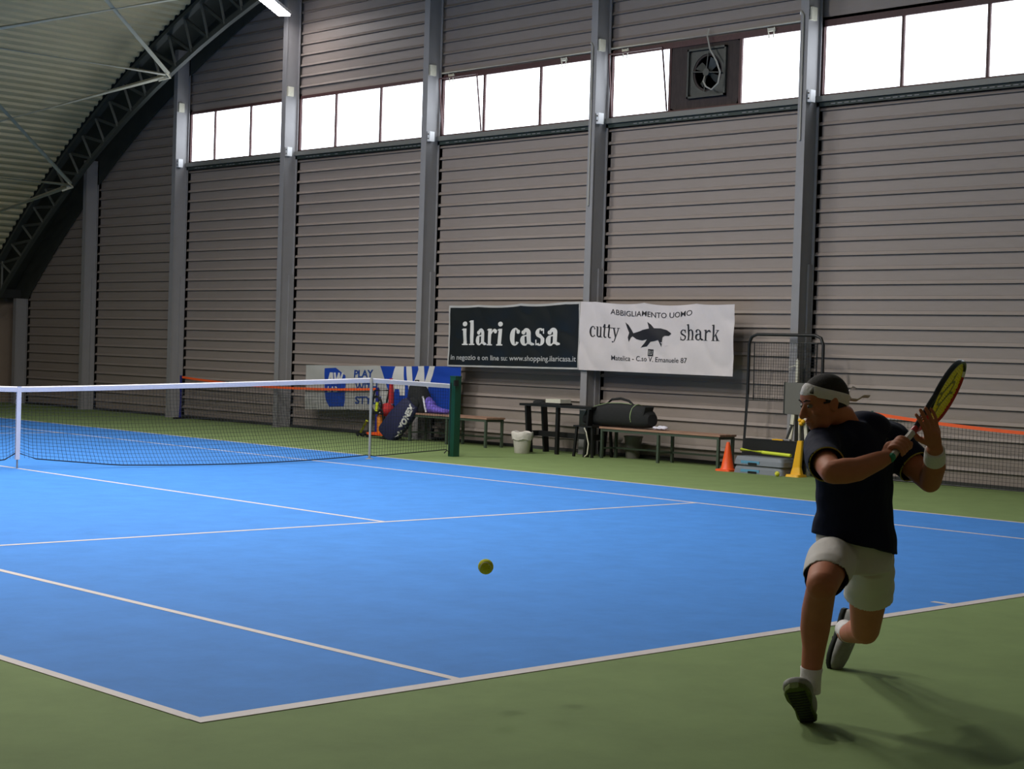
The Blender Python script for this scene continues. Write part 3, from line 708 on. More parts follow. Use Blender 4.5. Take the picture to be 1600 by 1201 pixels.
for th in (0,):
    xs = [-6.44+12.88*k/64 for k in range(65)]
    i = 0
    for x in xs:
        z = ntop(x)
        for dy, dz in ((-0.009, -0.062), (0.009, -0.062), (0.011, -0.01), (0, 0.0), (-0.011, -0.01)): tp.v.append((x, NY+dy, z+dz))
    for k in range(64):
        for e in range(5): tp.face((5*k+e, 5*k+(e+1) % 5, 5*k+5+(e+1) % 5, 5*k+5+e))
tp.build('top_band', M['tape'], t)
MB().box(-0.026, 0.026, NY-0.012, NY-0.010+0.003, 0.10, 0.915).box(-0.026, 0.026, NY+0.009, NY+0.012, 0.10, 0.915).build('centre_strap', M['tape'], t)
MB().box(-0.008, 0.008, NY-0.004, NY+0.004, 0.0, 0.10).build('strap_anchor', M['steel'], t)
for sg in (1, -1):
    lb = 'dark green square net post at the %s end of the tennis net' % ('far' if sg > 0 else 'near')
    p_ = thing('net_post', lb, 'post', (sg*6.56, NY, 0), 'net posts')
    x0, x1 = 6.50*sg, 6.61*sg; x0, x1 = min(x0, x1), max(x0, x1)
    MB().box(x0, x1, NY-0.055, NY+0.055, 0, 1.10).build('post_body', M['postgreen'], p_)
    MB().box(x0-0.004, x1+0.004, NY-0.059, NY+0.059, 1.10, 1.115).build('post_cap', M['postgreen'], p_)
    MB().tube([(sg*6.47, NY, 0.03), (sg*6.47, NY, 1.02)], 0.007, 8).tube([(sg*6.47, NY, 0.06), (sg*6.42, NY-0.01, 0.09), (sg*6.38, NY, 0.05)], 0.008, 8).build('lacing_rod', M['black'], p_)
    MB().box(sg*6.5-0.035, sg*6.5+0.035, NY-0.085, NY-0.056, 0.98, 1.06).build('winch_plate', M['black'], p_)
    s_ = thing('singles_stick', 'grey singles stick propping the net near its %s post' % ('far' if sg > 0 else 'near'), 'stick', (sg*5.03, NY, 0), 'singles sticks')
    MB().lathe((sg*5.03, NY-0.03, 0), [(0.016, 0.012), (0.016, 0.55), (0.020, 0.7), (0.020, 1.02), (0.016, 1.075)], 12).build('stick_shaft', M['stick'], s_, smooth=True)
    MB().lathe((sg*5.03, NY-0.03, 0), [(0.055, 0), (0.055, 0.006), (0.02, 0.012)], 16).build('stick_foot', M['stick'], s_)

# ================================================================ FURNITURE ALONG THE WALL
def bench(y0, y1, x0, x1, h, label, n_mid):
    t = thing('bench', label, 'bench', (x0, (y0+y1)/2, 0), 'long wooden benches')
    wd = (x1-x0-0.02)/3
    for k in range(3): MB().box(x0+k*(wd+0.01), x0+k*(wd+0.01)+wd, y0, y1, h-0.028, h).build('seat_plank', M['wood'], t)
    ys = [y0+0.04+(y1-y0-0.08)*k/n_mid for k in range(n_mid+1)]
    for y in ys:
        for x in (x0+0.025, x1-0.025): MB().box(x-0.018, x+0.018, y-0.018, y+0.018, 0, h-0.029).build('leg', M['benchleg'], t)
    r = MB()
    for x in (x0+0.025, x1-0.025): r.box(x-0.014, x+0.014, y0+0.04, y1-0.04, h-0.065, h-0.0291)
    for x in (x1-0.025,): r.box(x-0.012, x+0.012, y0+0.04, y1-0.04, 0.13, 0.155)
    for y in ys: r.box(x0+0.04, x1-0.04, y-0.012, y+0.012, 0.13, 0.155).box(x0+0.04, x1-0.04, y-0.012, y+0.012, h-0.065, h-0.0291)
    r.build('rail', M['benchleg'], t)
bench(13.25, 15.10, 8.45, 8.84, 0.46, 'wooden bench behind the net post, under the blue banner', 2)
bench(8.78, 10.98, 8.52, 8.87, 0.45, 'wooden bench with a black bag on it, under the white banner', 2)

# black table with trestle legs
t = thing('folding_table', 'black plastic table with slanted trestle legs below the black banner', 'table', (8.6, 11.8, 0))
MB().box(8.40, 8.84, 11.03, 12.50, 0.685, 0.72).build('tabletop', M['black'], t)
for y, ys in ((12.32, -0.02), (11.18, -0.02)):
    for x in (8.45, 8.79): MB().bar((x, y-0.02, 0.0), (x, y+0.07*(1 if y > 12 else -1)-0.02, 0.684), 0.10, 0.035, (0, 1, 0)).build('leg', M['black'], t)
MB().bar((8.47, 11.76, 0.0), (8.47, 11.76, 0.684), 0.05, 0.05, (0, 1, 0)).build('leg', M['black'], t)
MB().box(8.60, 8.64, 11.15, 12.34, 0.24, 0.32).box(8.47, 8.78, 12.28, 12.34, 0.24, 0.32).box(8.47, 8.78, 11.12, 11.18, 0.24, 0.32).build('crossbar', M['black'], t)
tb = MB().box(8.50, 8.72, 11.75, 12.05, 0.745, 0.80).build('paper_box', M['cream']); tag(tb, 'small pale box lying on the black table', 'box')
k_ = thing('cap', 'black cap lying beside the pale box on the table', 'cap', (8.5, 12.15, 0.72))
MB().ell((8.58, 12.26, 0.735), (0.09, 0, 0), (0, 0.10, 0), (0, 0, 0.045), 16, 10, cond=lambda c: c.z > 0.721).build('crown', M['blackfab'], k_, smooth=True)
MB().lathe((8.52, 12.24, 0.721), [(0.10, 0), (0.10, 0.006), (0.03, 0.012)], 18).build('brim', M['blackfab'], k_)
sc1 = MB().obox((8.6, 11.92, 0.733), (0.13, 0, 0), (0, 0.19, 0), (0, 0, 0.012)).build('folded_cloth', M['blackfab']); tag(sc1, 'dark folded cloth under the pale box on the black table', 'cloth')

# bin
t = thing('waste_bin', 'small white waste bin with a rumpled liner left of the black table', 'bin', (8.12, 12.06, 0))
bx, by = 8.13, 12.14
MB().lathe((bx, by, 0), [(0.105, 0), (0.11, 0.005), (0.142, 0.29), (0.134, 0.29), (0.105, 0.02), (0.001, 0.015)], 24).build('bin_body', M['bin'], t, smooth=True)
mb = MB(); secs = []
for j, (r, z) in enumerate([(0.150, 0.20), (0.156, 0.25), (0.158, 0.30), (0.148, 0.315), (0.136, 0.30), (0.130, 0.22)]):
    secs.append((r, z))
i0 = 0
for r, z in secs:
    for k in range(40):
        a = 2*math.pi*k/40; rr = r+0.005*math.sin(7*a+z*30)+0.004*math.sin(13*a); mb.v.append((bx+rr*math.cos(a), by+rr*math.sin(a), z+0.010*math.sin(5*a)))
for j in range(len(secs)-1):
    for k in range(40): mb.face((j*40+k, j*40+(k+1) % 40, (j+1)*40+(k+1) % 40, (j+1)*40+k))
mb.build('bin_liner', M['bin'], t, smooth=True)

# black plastic chair under the bag
t = thing('plastic_chair', 'black plastic chair squeezed between table and bench, under the bag', 'chair', (8.6, 10.98, 0))
for x, y, dx, dy in ((8.42, 11.02+0.3, -0.02, 0.03), (8.42, 11.02, -0.02, -0.03), (8.80, 11.32, 0.02, 0.03), (8.80, 11.02, 0.02, -0.02)):
    MB().bar((x+dx, y+dy-0.0, 0), (x, y, 0.43), 0.035, 0.03).build('leg', M['black'], t)
MB().box(8.38, 8.84, 10.995, 11.36, 0.43, 0.452).build('seat', M['black'], t)
sp = MB().tube([(8.36, 11.12, 0.42), (8.33, 11.05, 0.36), (8.35, 11.02, 0.2), (8.34, 11.03, 0.05), (8.36, 11.1, 0.01)], 0.010, 8).build('bag_strap', M['cream'], smooth=True)
tag(sp, 'pale strap dangling to the floor beside the black chair', 'strap')

# big black racket bag with pale piping
t = thing('racket_bag', 'large black racket bag with pale green piping lying on the right bench', 'bag', (8.62, 10.6, 0.455))
def bagsecs(): 
    out = []
    for y, rz, rx, zc in ((11.36, 0.05, 0.07, 0.53), (11.27, 0.115, 0.12, 0.58), (11.05, 0.15, 0.15, 0.61), (10.75, 0.17, 0.16, 0.63), (10.45, 0.165, 0.16, 0.625), (10.25, 0.15, 0.15, 0.61), (10.13, 0.12, 0.13, 0.59), (10.08, 0.08, 0.10, 0.58)):
        out.append(((8.64, y, zc), (rx, 0, 0), (0, 0, rz)))
    return out
MB().loft(bagsecs(), 24, power=0.75).build('bag_body', M['blackfab'], t, smooth=True)
def hoop(y, rx, rz, zc, r=0.008, tilt=0.0):
    return MB().tube([(8.64-rx*math.cos(a), y+tilt*math.sin(a), zc+rz*math.sin(a)) for a in [math.pi*(-0.15+1.2*k/20) for k in range(21)]], r, 6)
hoop(10.36, 0.162, 0.166, 0.62).build('piping', M['piping'], t, label='pale green piping')
MB().tube([(8.49, 11.2, 0.66), (8.50, 11.05, 0.74), (8.53, 10.85, 0.79), (8.55, 10.6, 0.80), (8.55, 10.4, 0.79)], 0.005, 6).build('piping', M['piping'], t, label='pale green piping')
MB().tube([(8.63, 10.95, 0.77), (8.63, 10.85, 0.84), (8.63, 10.68, 0.86), (8.63, 10.52, 0.83), (8.63, 10.45, 0.78)], 0.018, 8).build('handle', M['blackfab'], t, smooth=True)
MB().obox((8.60, 10.14, 0.70), (0.09, 0, 0), (0, 0.012, 0.01), (0, -0.02, 0.07)).build('end_flap', M['blackfab'], t)
cl = remeshed if False else None
tw = thing('white_cloth', 'small white cloth crumpled on the right bench beside the black bag', 'cloth', (8.66, 9.95, 0.451))
mb = MB()
for k in range(9):
    a = k*2.4; mb.ell((8.64+0.05*math.cos(a), 9.93+0.08*math.sin(a), 0.468+0.012*(k % 3)), (0.05, 0.01, 0), (0, 0.05, 0.01), (0, 0, 0.018), 12, 8)
remeshed(mb, 'cloth_folds', M['tape'], tw, 0.008, 3)
# pale bucket behind bench
t = thing('bucket', 'pale plastic bucket on the floor behind the right bench', 'bucket', (8.72, 10.6, 0))
MB().lathe((9.0, 10.75, 0), [(0.10, 0), (0.13, 0.30), (0.138, 0.30), (0.138, 0.32), (0.125, 0.32), (0.10, 0.02), (0.001, 0.02)], 24).build('bucket_body', M['panel'], t, smooth=True)
MB().tube([(9.0, 10.75+0.135*math.cos(a), 0.29-0.10*math.sin(a)) for a in [math.pi*k/12 for k in range(13)]], 0.004, 6).build('handle', M['steel'], t)

# left cluster : navy racket bag, backpack, towel
t = thing('racket_bag', 'navy racket bag lettered in white leaning on the left bench', 'bag', (8.30, 15.05, 0))
p0 = Vector((8.22, 15.62, 0.02)); p1 = Vector((8.34, 15.12, 0.62)); ax = (p1-p0)
sx = Vector((1, 0.15, 0)).normalized(); nrm = ax.normalized().cross(sx).normalized()
sec = []
for q, wd, th in ((0, 0.16, 0.10), (0.06, 0.19, 0.13), (0.5, 0.20, 0.15), (0.9, 0.17, 0.13), (1.0, 0.13, 0.09)):
    sec.append((p0+ax*q+Vector((0.12, -0.14, 0.04*(1-q))), Vector((0.38, 0.10, 0)).normalized()*th*0.8, Vector((0.2, -0.75, -0.62)).normalized()*wd))
navy = MB().loft(sec, 24, power=0.6).build('bag_body', M['navy'], t, smooth=True)
# lettering along the bag's face
def on_plane(name, txt, org, ud, vd, size, m_, parent, bold=0.0):
    vs, fs = text_mesh(txt, size, bold); mb = MB(); mb.v = [tuple(Vector(org)+Vector(ud)*a+Vector(vd)*b) for a, b in vs]; mb.f = list(fs); mb.m = [0]*len(fs)
    return mb.build(name, m_, parent)
from mathutils.bvhtree import BVHTree
def laid_on(mb, target, d, off, name, m_, parent):      # drop flat lettering along d onto a surface
    me = target.data; o_ = ORG[target]; T = BVHTree.FromPolygons([v.co+o_ for v in me.vertices], [tuple(p.vertices) for p in me.polygons])
    out = []
    for v in mb.v:
        h = T.ray_cast(Vector(v)-d*1.0, d); out.append(tuple((h[0] if h[0] else Vector(v))-d*off))
    mb.v = out; return mb.build(name, m_, parent)
aL = Vector((0, -0.245, 0.405)).normalized(); dL = Vector((0.85, 0.5, 0)).normalized(); vL = aL.cross(dL).normalized()
if vL.z < 0: vL = -vL
vs, fs = text_mesh('YONEX', 0.125, 0.008); mb = MB(); mb.v = [tuple(Vector((8.15, 14.99, 0.20))+aL*a+vL*(b-0.03)) for a, b in vs]; mb.f = list(fs); mb.m = [0]*len(fs)
laid_on(mb, navy, dL, 0.006, 'lettering', M['inkW'], t)
mb = MB()
for da, dv in ((-0.05, -0.01), (-0.09, 0.025), (-0.09, -0.045), (-0.13, -0.01)):
    c = Vector((8.15, 14.99, 0.20))+aL*da+vL*dv
    i = len(mb.v); mb.v += [tuple(c+aL*0.022), tuple(c+vL*0.022), tuple(c-aL*0.022), tuple(c-vL*0.022)]; mb.face((i, i+1, i+2, i+3))
laid_on(mb, navy, dL, 0.006, 'emblem', M['inkW'], t)
t = thing('backpack', 'black backpack standing on the left end of the left bench', 'backpack', (8.6, 15.0, 0.462))
mb = MB()
mb.loft([((8.62, 14.98, 0.465), (0.13, 0, 0), (0, 0.17, 0)), ((8.62, 14.99, 0.50), (0.15, 0, 0), (0, 0.20, 0)), ((8.62, 15.02, 0.72), (0.15, 0, 0), (0, 0.19, 0)), ((8.62, 15.06, 0.86), (0.12, 0, 0), (0, 0.15, 0)), ((8.62, 15.08, 0.92), (0.07, 0, 0), (0, 0.09, 0))], 24, power=0.7)
mb.build('pack_body', M['blackfab'], t, smooth=True)
MB().ell((8.47, 15.0, 0.60), (0.05, 0, 0), (0, 0.14, 0), (0, 0, 0.10), 16, 10).build('front_pocket', M['blackfab'], t, smooth=True)
MB().tube([(8.60, 15.0, 0.90), (8.60, 15.03, 0.97), (8.60, 15.10, 0.97), (8.60, 15.14, 0.90)], 0.012, 8).build('handle', M['blackfab'], t, smooth=True)
tw = thing('towel', 'purple and white towel draped over the left bench beside the backpack', 'towel', (8.6, 14.65, 0.462))
mb = MB()
for k in range(10):
    y = 14.76-0.045*k; mb.ell((8.60+0.03*math.sin(k*2.1), y, 0.50+0.09*math.exp(-k*0.35)), (0.10, 0, 0), (0, 0.035, 0.01*(k % 2)), (0, 0, 0.035+0.10*math.exp(-k*0.4)), 12, 10)
mb2 = MB(); mb2.v, mb2.f, mb2.m = mb.v, mb.f, mb.m
mb2.v = [(x, y, max(z, 0.462)) for x, y, z in mb2.v]
remeshed(mb2, 'towel_folds', M['purple'], tw, 0.009, 3)
MB().tube([(8.49, 14.79, 0.72), (8.48, 14.75, 0.66), (8.48, 14.72, 0.56), (8.49, 14.70, 0.48)], 0.016, 8).build('white_hem', M['tape'], tw, smooth=True, label='white edge of the towel')
# folded stroller-like ball cart with a red and yellow bag
t = thing('ball_cart', 'black framed ball cart with a red bag and orange tray, left of the navy bag', 'cart', (8.55, 15.9, 0))
fr = MB()
for x in (8.42, 8.72):
    fr.tube([(x, 16.05, 0.04), (x, 15.98, 0.45), (x, 15.90, 0.78)], 0.014, 8)
    fr.tube([(x, 15.62, 0.04), (x, 15.70, 0.45), (x, 15.78, 0.55)], 0.014, 8)
fr.tube([(8.42, 15.90, 0.78), (8.72, 15.90, 0.78)], 0.014, 8).tube([(8.42, 16.02, 0.40), (8.42, 15.68, 0.40)], 0.02, 8)
fr.tube([(8.43, 15.86+0.13*math.cos(a), 0.55+0.13*math.sin(a)) for a in [2*math.pi*k/20 for k in range(21)]], 0.018, 8, caps=False)
fr.build('frame', M['black'], t, smooth=True)
MB().ell((8.57, 15.76, 0.47), (0.12, 0, 0), (0, 0.12, 0), (0, 0, 0.11), 18, 12).build('red_bag', M['redfab'], t, smooth=True, label='red bag')
MB().obox((8.46, 15.89, 0.49), (0.01, 0, 0), (0, 0.03, 0.0), (0, -0.02, 0.10)).build('yellow_flap', M['lime'], t, label='yellow flap')
MB().box(8.40, 8.76, 15.60, 16.06, 0.05, 0.09).build('tray', M['orange'], t, label='orange tray')
for x in (8.41, 8.75):
    for y in (15.62, 16.04): MB().tube([(x-0.012, y, 0.03), (x+0.012, y, 0.03)], 0.03, 12).build('wheel', M['black'], t)
bo = thing('drink_bottle', 'orange bottle standing in the tray of the ball cart', 'bottle', (8.5, 15.86, 0.09))
MB().lathe((8.5, 15.84, 0.09), [(0.045, 0), (0.05, 0.01), (0.055, 0.26), (0.04, 0.30), (0.02, 0.31)], 16).build('bottle_body', M['brownbottle'], bo, smooth=True)
MB().lathe((8.5, 15.84, 0.40), [(0.022, 0), (0.022, 0.03), (0.01, 0.035)], 12).build('bottle_cap', M['white'], bo)
t = thing('hand_weight', 'small yellow and black roller standing left of the ball cart behind the net', 'roller', (8.6, 16.45, 0))
MB().tube([(8.5, 16.34, 0.06), (8.5, 16.18, 0.27)], 0.022, 10).build('shaft', M['lime'], t, smooth=True)
MB().tube([(8.46, 16.36, 0.045), (8.54, 16.36, 0.045)], 0.045, 16).tube([(8.46, 16.22, 0.045), (8.54, 16.22, 0.045)], 0.045, 16).box(8.49, 8.51, 16.2, 16.38, 0.04, 0.06).build('wheel_base', M['black'], t)
# red hooded item hanging over banner
rd = MB().loft([((8.62, 15.72, 0.57), (0.05, 0, 0), (0, 0.04, 0)), ((8.62, 15.72, 0.75), (0.05, 0, 0), (0, 0.035, 0)), ((8.62, 15.73, 0.98), (0.03, 0, 0), (0, 0.025, 0))], 14).build('umbrella', M['redfab'], smooth=True)
tag(rd, 'furled red umbrella standing behind the ball cart', 'umbrella')

# orange topped mini nets leaning along the wall
def mini_net(y0, y1, x, zs, label, flip):
    t = thing('mini_net', label, 'net', (x, (y0+y1)/2, 0), 'low practice nets along the wall')
    def zt(s_): return zs[0]+(zs[2]-zs[0])*s_+4*(zs[1]-(zs[0]+zs[2])/2)*s_*(1-s_)
    N = 40; mb = MB()
    for k in range(N+1):
        s_ = k/N; y = y0+(y1-y0)*s_; z = zt(s_)
        mb.v += [(x-0.004, y, z-0.02), (x+0.004, y, z-0.02), (x+0.004, y, z+0.02), (x-0.004, y, z+0.02)]
    for k in range(N):
        for e in range(4): mb.face((4*k+e, 4*k+(e+1) % 4, 4*k+4+(e+1) % 4, 4*k+4+e))
    mb.build('top_tape', M['ortape'], t)
    nm = MB(); n = int(abs(y1-y0)/0.05)
    for k in range(n+1):
        s_ = k/n; y = y0+(y1-y0)*s_; strip(nm, [(x, y, 0.03), (x, y, zt(s_))])
    for j in range(1, 15): strip(nm, [(x, y0+(y1-y0)*k/20, 0.03+(zt(k/20)-0.03)*j/15) for k in range(21)])
    nm.build('net_mesh', M['net'], t, kind='stuff')
    MB().tube([(x, y0, 0.03), (x, y1, 0.03)], 0.012, 8).build('bottom_bar', M['black'], t)
    for y, s_ in ((y0, 0), (y1, 1)):
        MB().tube([(x, y+(0.03 if y == y0 else -0.03)*flip, 0.03), (x, y+(0.03 if y == y0 else -0.03)*flip, zt(s_)+0.03)], 0.028 if flip > 0 else 0.014, 12).build('end_post', M['bluepost'] if flip > 0 else M['postgreen'], t, smooth=True)
        MB().box(x-0.16, x+0.10, y-0.03, y+0.03, 0.0, 0.03).build('foot', M['black'], t)
mini_net(22.18, 16.35, 8.82, (0.80, 0.715, 0.785), 'long low practice net with orange tape and blue posts behind the court net', 1)
mini_net(6.62, 1.2, 8.80, (0.845, 0.70, 0.80), 'long low practice net with orange tape right of the player', -1)

# rebounder
t = thing('rebounder_frame', 'tall black tubular rebounder frame with square mesh against the wall', 'frame', (8.72, 7.9, 0))
yl, yr, zt_ = 8.56, 7.365, 1.805; xx = 8.80
path = [(xx-0.03, yl+0.03, 0.0), (xx, yl, 1.0), (xx, yl, 1.68), (xx, yl-0.04, 1.77), (xx, yl-0.13, zt_), (xx, yr+0.13, zt_), (xx, yr+0.04, 1.77), (xx, yr, 1.68), (xx, yr, 1.0), (xx-0.03, yr-0.03, 0.0)]
MB().tube(path, 0.021, 12).build('tube_frame', M['black'], t, smooth=True)
MB().tube([(xx, yl-0.09, 1.70), (xx, yr+0.09, 1.70)], 0.008, 8).tube([(xx, yl-0.09, 1.70), (xx, yl-0.10, 0.93)], 0.008, 8).tube([(xx, yr+0.09, 1.70), (xx, yr+0.10, 0.93)], 0.008, 8).tube([(xx, yl, 0.93), (xx, yr, 0.93)], 0.008, 8).build('net_border', M['black'], t)
nm = MB()
y = yl-0.09
while y > yr+0.09: strip(nm, [(xx, y, 1.70), (xx, y, 0.93)]); y -= 0.04
z = 1.70
while z > 0.93: strip(nm, [(xx, yl-0.09, z), (xx, yr+0.09, z)]); z -= 0.04
nm.build('net_mesh', M['net'], t, kind='stuff')
MB().bar((xx+0.14, yl+0.03, 0.02), (xx-0.2, yl+0.03, 0.02), 0.035, 0.03).bar((xx+0.14, yr-0.03, 0.02), (xx-0.2, yr-0.03, 0.02), 0.035, 0.03).build('floor_foot', M['black'], t)
# grey board on a stand
t = thing('display_board', 'grey square board on a pale folding stand left of the player head', 'board', (8.62, 7.7, 0))
MB().box(8.705, 8.735, 7.42, 7.88, 0.775, 1.185).build('board_panel', M['panel'], t)
MB().box(8.70, 8.74, 7.875, 7.892, 0.77, 1.19).box(8.70, 8.74, 7.408, 7.425, 0.77, 1.19).build('board_edge', M['dark'], t)
MB().bar((8.72, 7.83, 0.0), (8.72, 7.74, 0.775), 0.05, 0.02, (1, 0, 0)).bar((8.72, 7.47, 0.0), (8.72, 7.56, 0.775), 0.045, 0.02, (1, 0, 0)).bar((8.72, 7.80, 0.3), (8.72, 7.50, 0.3), 0.03, 0.02, (1, 0, 0)).build('stand_legs', M['cream'], t)
MB().bar((8.78, 7.66, 0.0), (8.742, 7.66, 0.9), 0.03, 0.02, (0, 1, 0)).build('rear_leg', M['cream'], t)
MB().box(8.87, 8.899, 7.80, 7.84, 1.19, 1.48).bar((8.88, 7.82, 1.42), (8.84, 7.93, 1.38), 0.012, 0.012).bar((8.88, 7.82, 1.42), (8.88, 7.82, 1.5), 0.012, 0.012).build('wall_bracket', M['cream'], label='pale bracket on the column behind the rebounder mesh', cat='bracket')
# low black bench/box with things on it
t = thing('low_stand', 'low black equipment box behind the step platforms', 'box', (8.6, 7.95, 0))
MB().box(8.565, 8.675, 7.47, 8.40, 0.20, 0.42).build('box_body', M['black'], t)
for y in (8.37, 7.50):
    for x in (8.585, 8.655): MB().box(x-0.015, x+0.015, y-0.015, y+0.015, 0, 0.20).build('leg', M['black'], t)
MB().box(8.56, 8.68, 7.465, 8.405, 0.42, 0.432).build('box_lid', M['blackfab'], t)
o_ = MB().obox((8.62, 7.88, 0.439), (0.04, 0, 0), (0, 0.085, 0), (0, 0, 0.007)).build('resistance_band', M['yellow'], None); tag(o_, 'flat orange-yellow band lying on the black box', 'band')
o_ = thing('hand_pump', 'dark hand pump leaning upright on the black box', 'pump', (8.62, 7.74, 0.432))
MB().bar((8.62, 7.76, 0.45), (8.64, 7.70, 0.63), 0.028, 0.025).build('barrel', M['dark'], o_)
MB().bar((8.62, 7.82, 0.445), (8.62, 7.70, 0.445), 0.03, 0.02).build('pump_foot', M['steel'], o_)
MB().bar((8.64, 7.73, 0.64), (8.64, 7.67, 0.635), 0.02, 0.015).build('handle', M['black'], o_)
# lime foam tube
o_ = MB().tube([(8.37, 8.30, 0.292), (8.37, 7.95, 0.275), (8.37, 7.50, 0.262)], 0.022, 12).build('foam_tube', M['lime'], smooth=True); tag(o_, 'long lime green foam tube lying on the upper step platform', 'tube')
# step platforms, two stacked
def step(z, lb):
    t = thing('step_platform', lb, 'platform', (8.25, 7.98, z), 'stacked step platforms')
    mb = MB(); x0, x1, y0, y1 = 8.22, 8.54, 7.52, 8.30
    mb.loft([((8.38, 7.91, z), (0.175, 0, 0), (0, 0.40, 0)), ((8.38, 7.91, z+0.06), (0.165, 0, 0), (0, 0.39, 0)), ((8.38, 7.91, z+0.105), (0.150, 0, 0), (0, 0.37, 0))], 48, power=0.25)
    mb.build('platform_body', M['greystep'], t, label='grey platform')
    MB().obox((8.213, 8.02, z+0.035), (0.008, 0, 0), (0, 0.15, 0), (0, 0, 0.018)).build('blue_inset', M['bluestep'], t, label='blue inset')
    MB().obox((8.208, 7.98, z+0.018), (0.006, 0, 0), (0, 0.07, 0), (0, 0, 0.014)).build('grip_slot', M['black'], t)
    MB().obox((8.38, 7.91, z+0.1063), (0.12, 0, 0), (0, 0.33, 0), (0, 0, 0.0015)).build('top_mat', M['greystep'], t)
step(0.0, 'lower grey and blue step platform on the floor beside the orange cone'); step(0.11, 'upper grey and blue step platform stacked beside the orange cone')
# cone
t = thing('traffic_cone', 'small orange cone on a square base right of the bench end', 'cone', (8.30, 8.50, 0))
cx_, cy_ = 8.30, 8.46
MB().loft([((cx_, cy_, 0), (0.125, 0, 0), (0, 0.125, 0)), ((cx_, cy_, 0.025), (0.12, 0, 0), (0, 0.12, 0))], 32, power=0.3).build('cone_base', M['orange'], t)
MB().lathe((cx_, cy_, 0.02), [(0.10, 0), (0.085, 0.02), (0.058, 0.17), (0.028, 0.33), (0.020, 0.36), (0.012, 0.36)], 24).build('cone_body', M['orange'], t, smooth=True)
# yellow A-stand
t = thing('yellow_stand', 'yellow plastic stand on a flat foot beside the step platforms', 'stand', (8.5, 7.35, 0))
MB().loft([((8.36, 7.40, 0), (0.11, 0, 0), (0, 0.11, 0)), ((8.36, 7.40, 0.03), (0.10, 0, 0), (0, 0.10, 0))], 32, power=0.35).build('foot', M['yellow'], t)
MB().loft([((8.36, 7.39, 0.03), (0.05, 0, 0), (0, 0.085, 0)), ((8.36, 7.39, 0.12), (0.03, 0, 0), (0, 0.06, 0)), ((8.36, 7.35, 0.46), (0.025, 0, 0), (0, 0.038, 0))], 16, power=0.5).build('upright', M['yellow'], t)
t = thing('hose_nozzle', 'yellow nozzle hung at the display board stand, by the player mouth', 'nozzle', (8.58, 7.30, 0.62))
for k, (dy, dz) in enumerate(((0, 0.0), (-0.03, 0.03), (0.015, 0.045))): MB().ell((8.68, 7.585+dy, 0.66+dz), (0.03, 0, 0), (0, 0.03, 0), (0, 0, 0.028), 12, 8).build('knob', M['yellow'], t, smooth=True)
MB().tube([(8.70, 7.585, 0.66), (8.70, 7.585, 0.79)], 0.012, 8).build('hook', M['cream'], t)
def ball(name, c, r, lb, n=24):
    b = thing(name, lb, 'ball', c, 'tennis balls')
    MB().ell(c, (r, 0, 0), (0, r, 0), (0, 0, r), n*2, n).build('felt', M['ballc'], b, smooth=True)
    pts = []
    for k in range(41):
        a = 2*math.pi*k/40; v = Vector((math.cos(a)*0.87+0.13*math.cos(3*a), math.sin(a)*0.87-0.13*math.sin(3*a), 0.62*math.sin(2*a))).normalized(); pts.append(Vector(c)+v*r*0.985)
    MB().tube(pts, r*0.045, 6, caps=False).build('seam', M['seam'], b, smooth=True)
    return b
ball('tennis_ball', (8.14, 7.53, 0.033), 0.033, 'yellow tennis ball on the floor beside the yellow stand', 12)
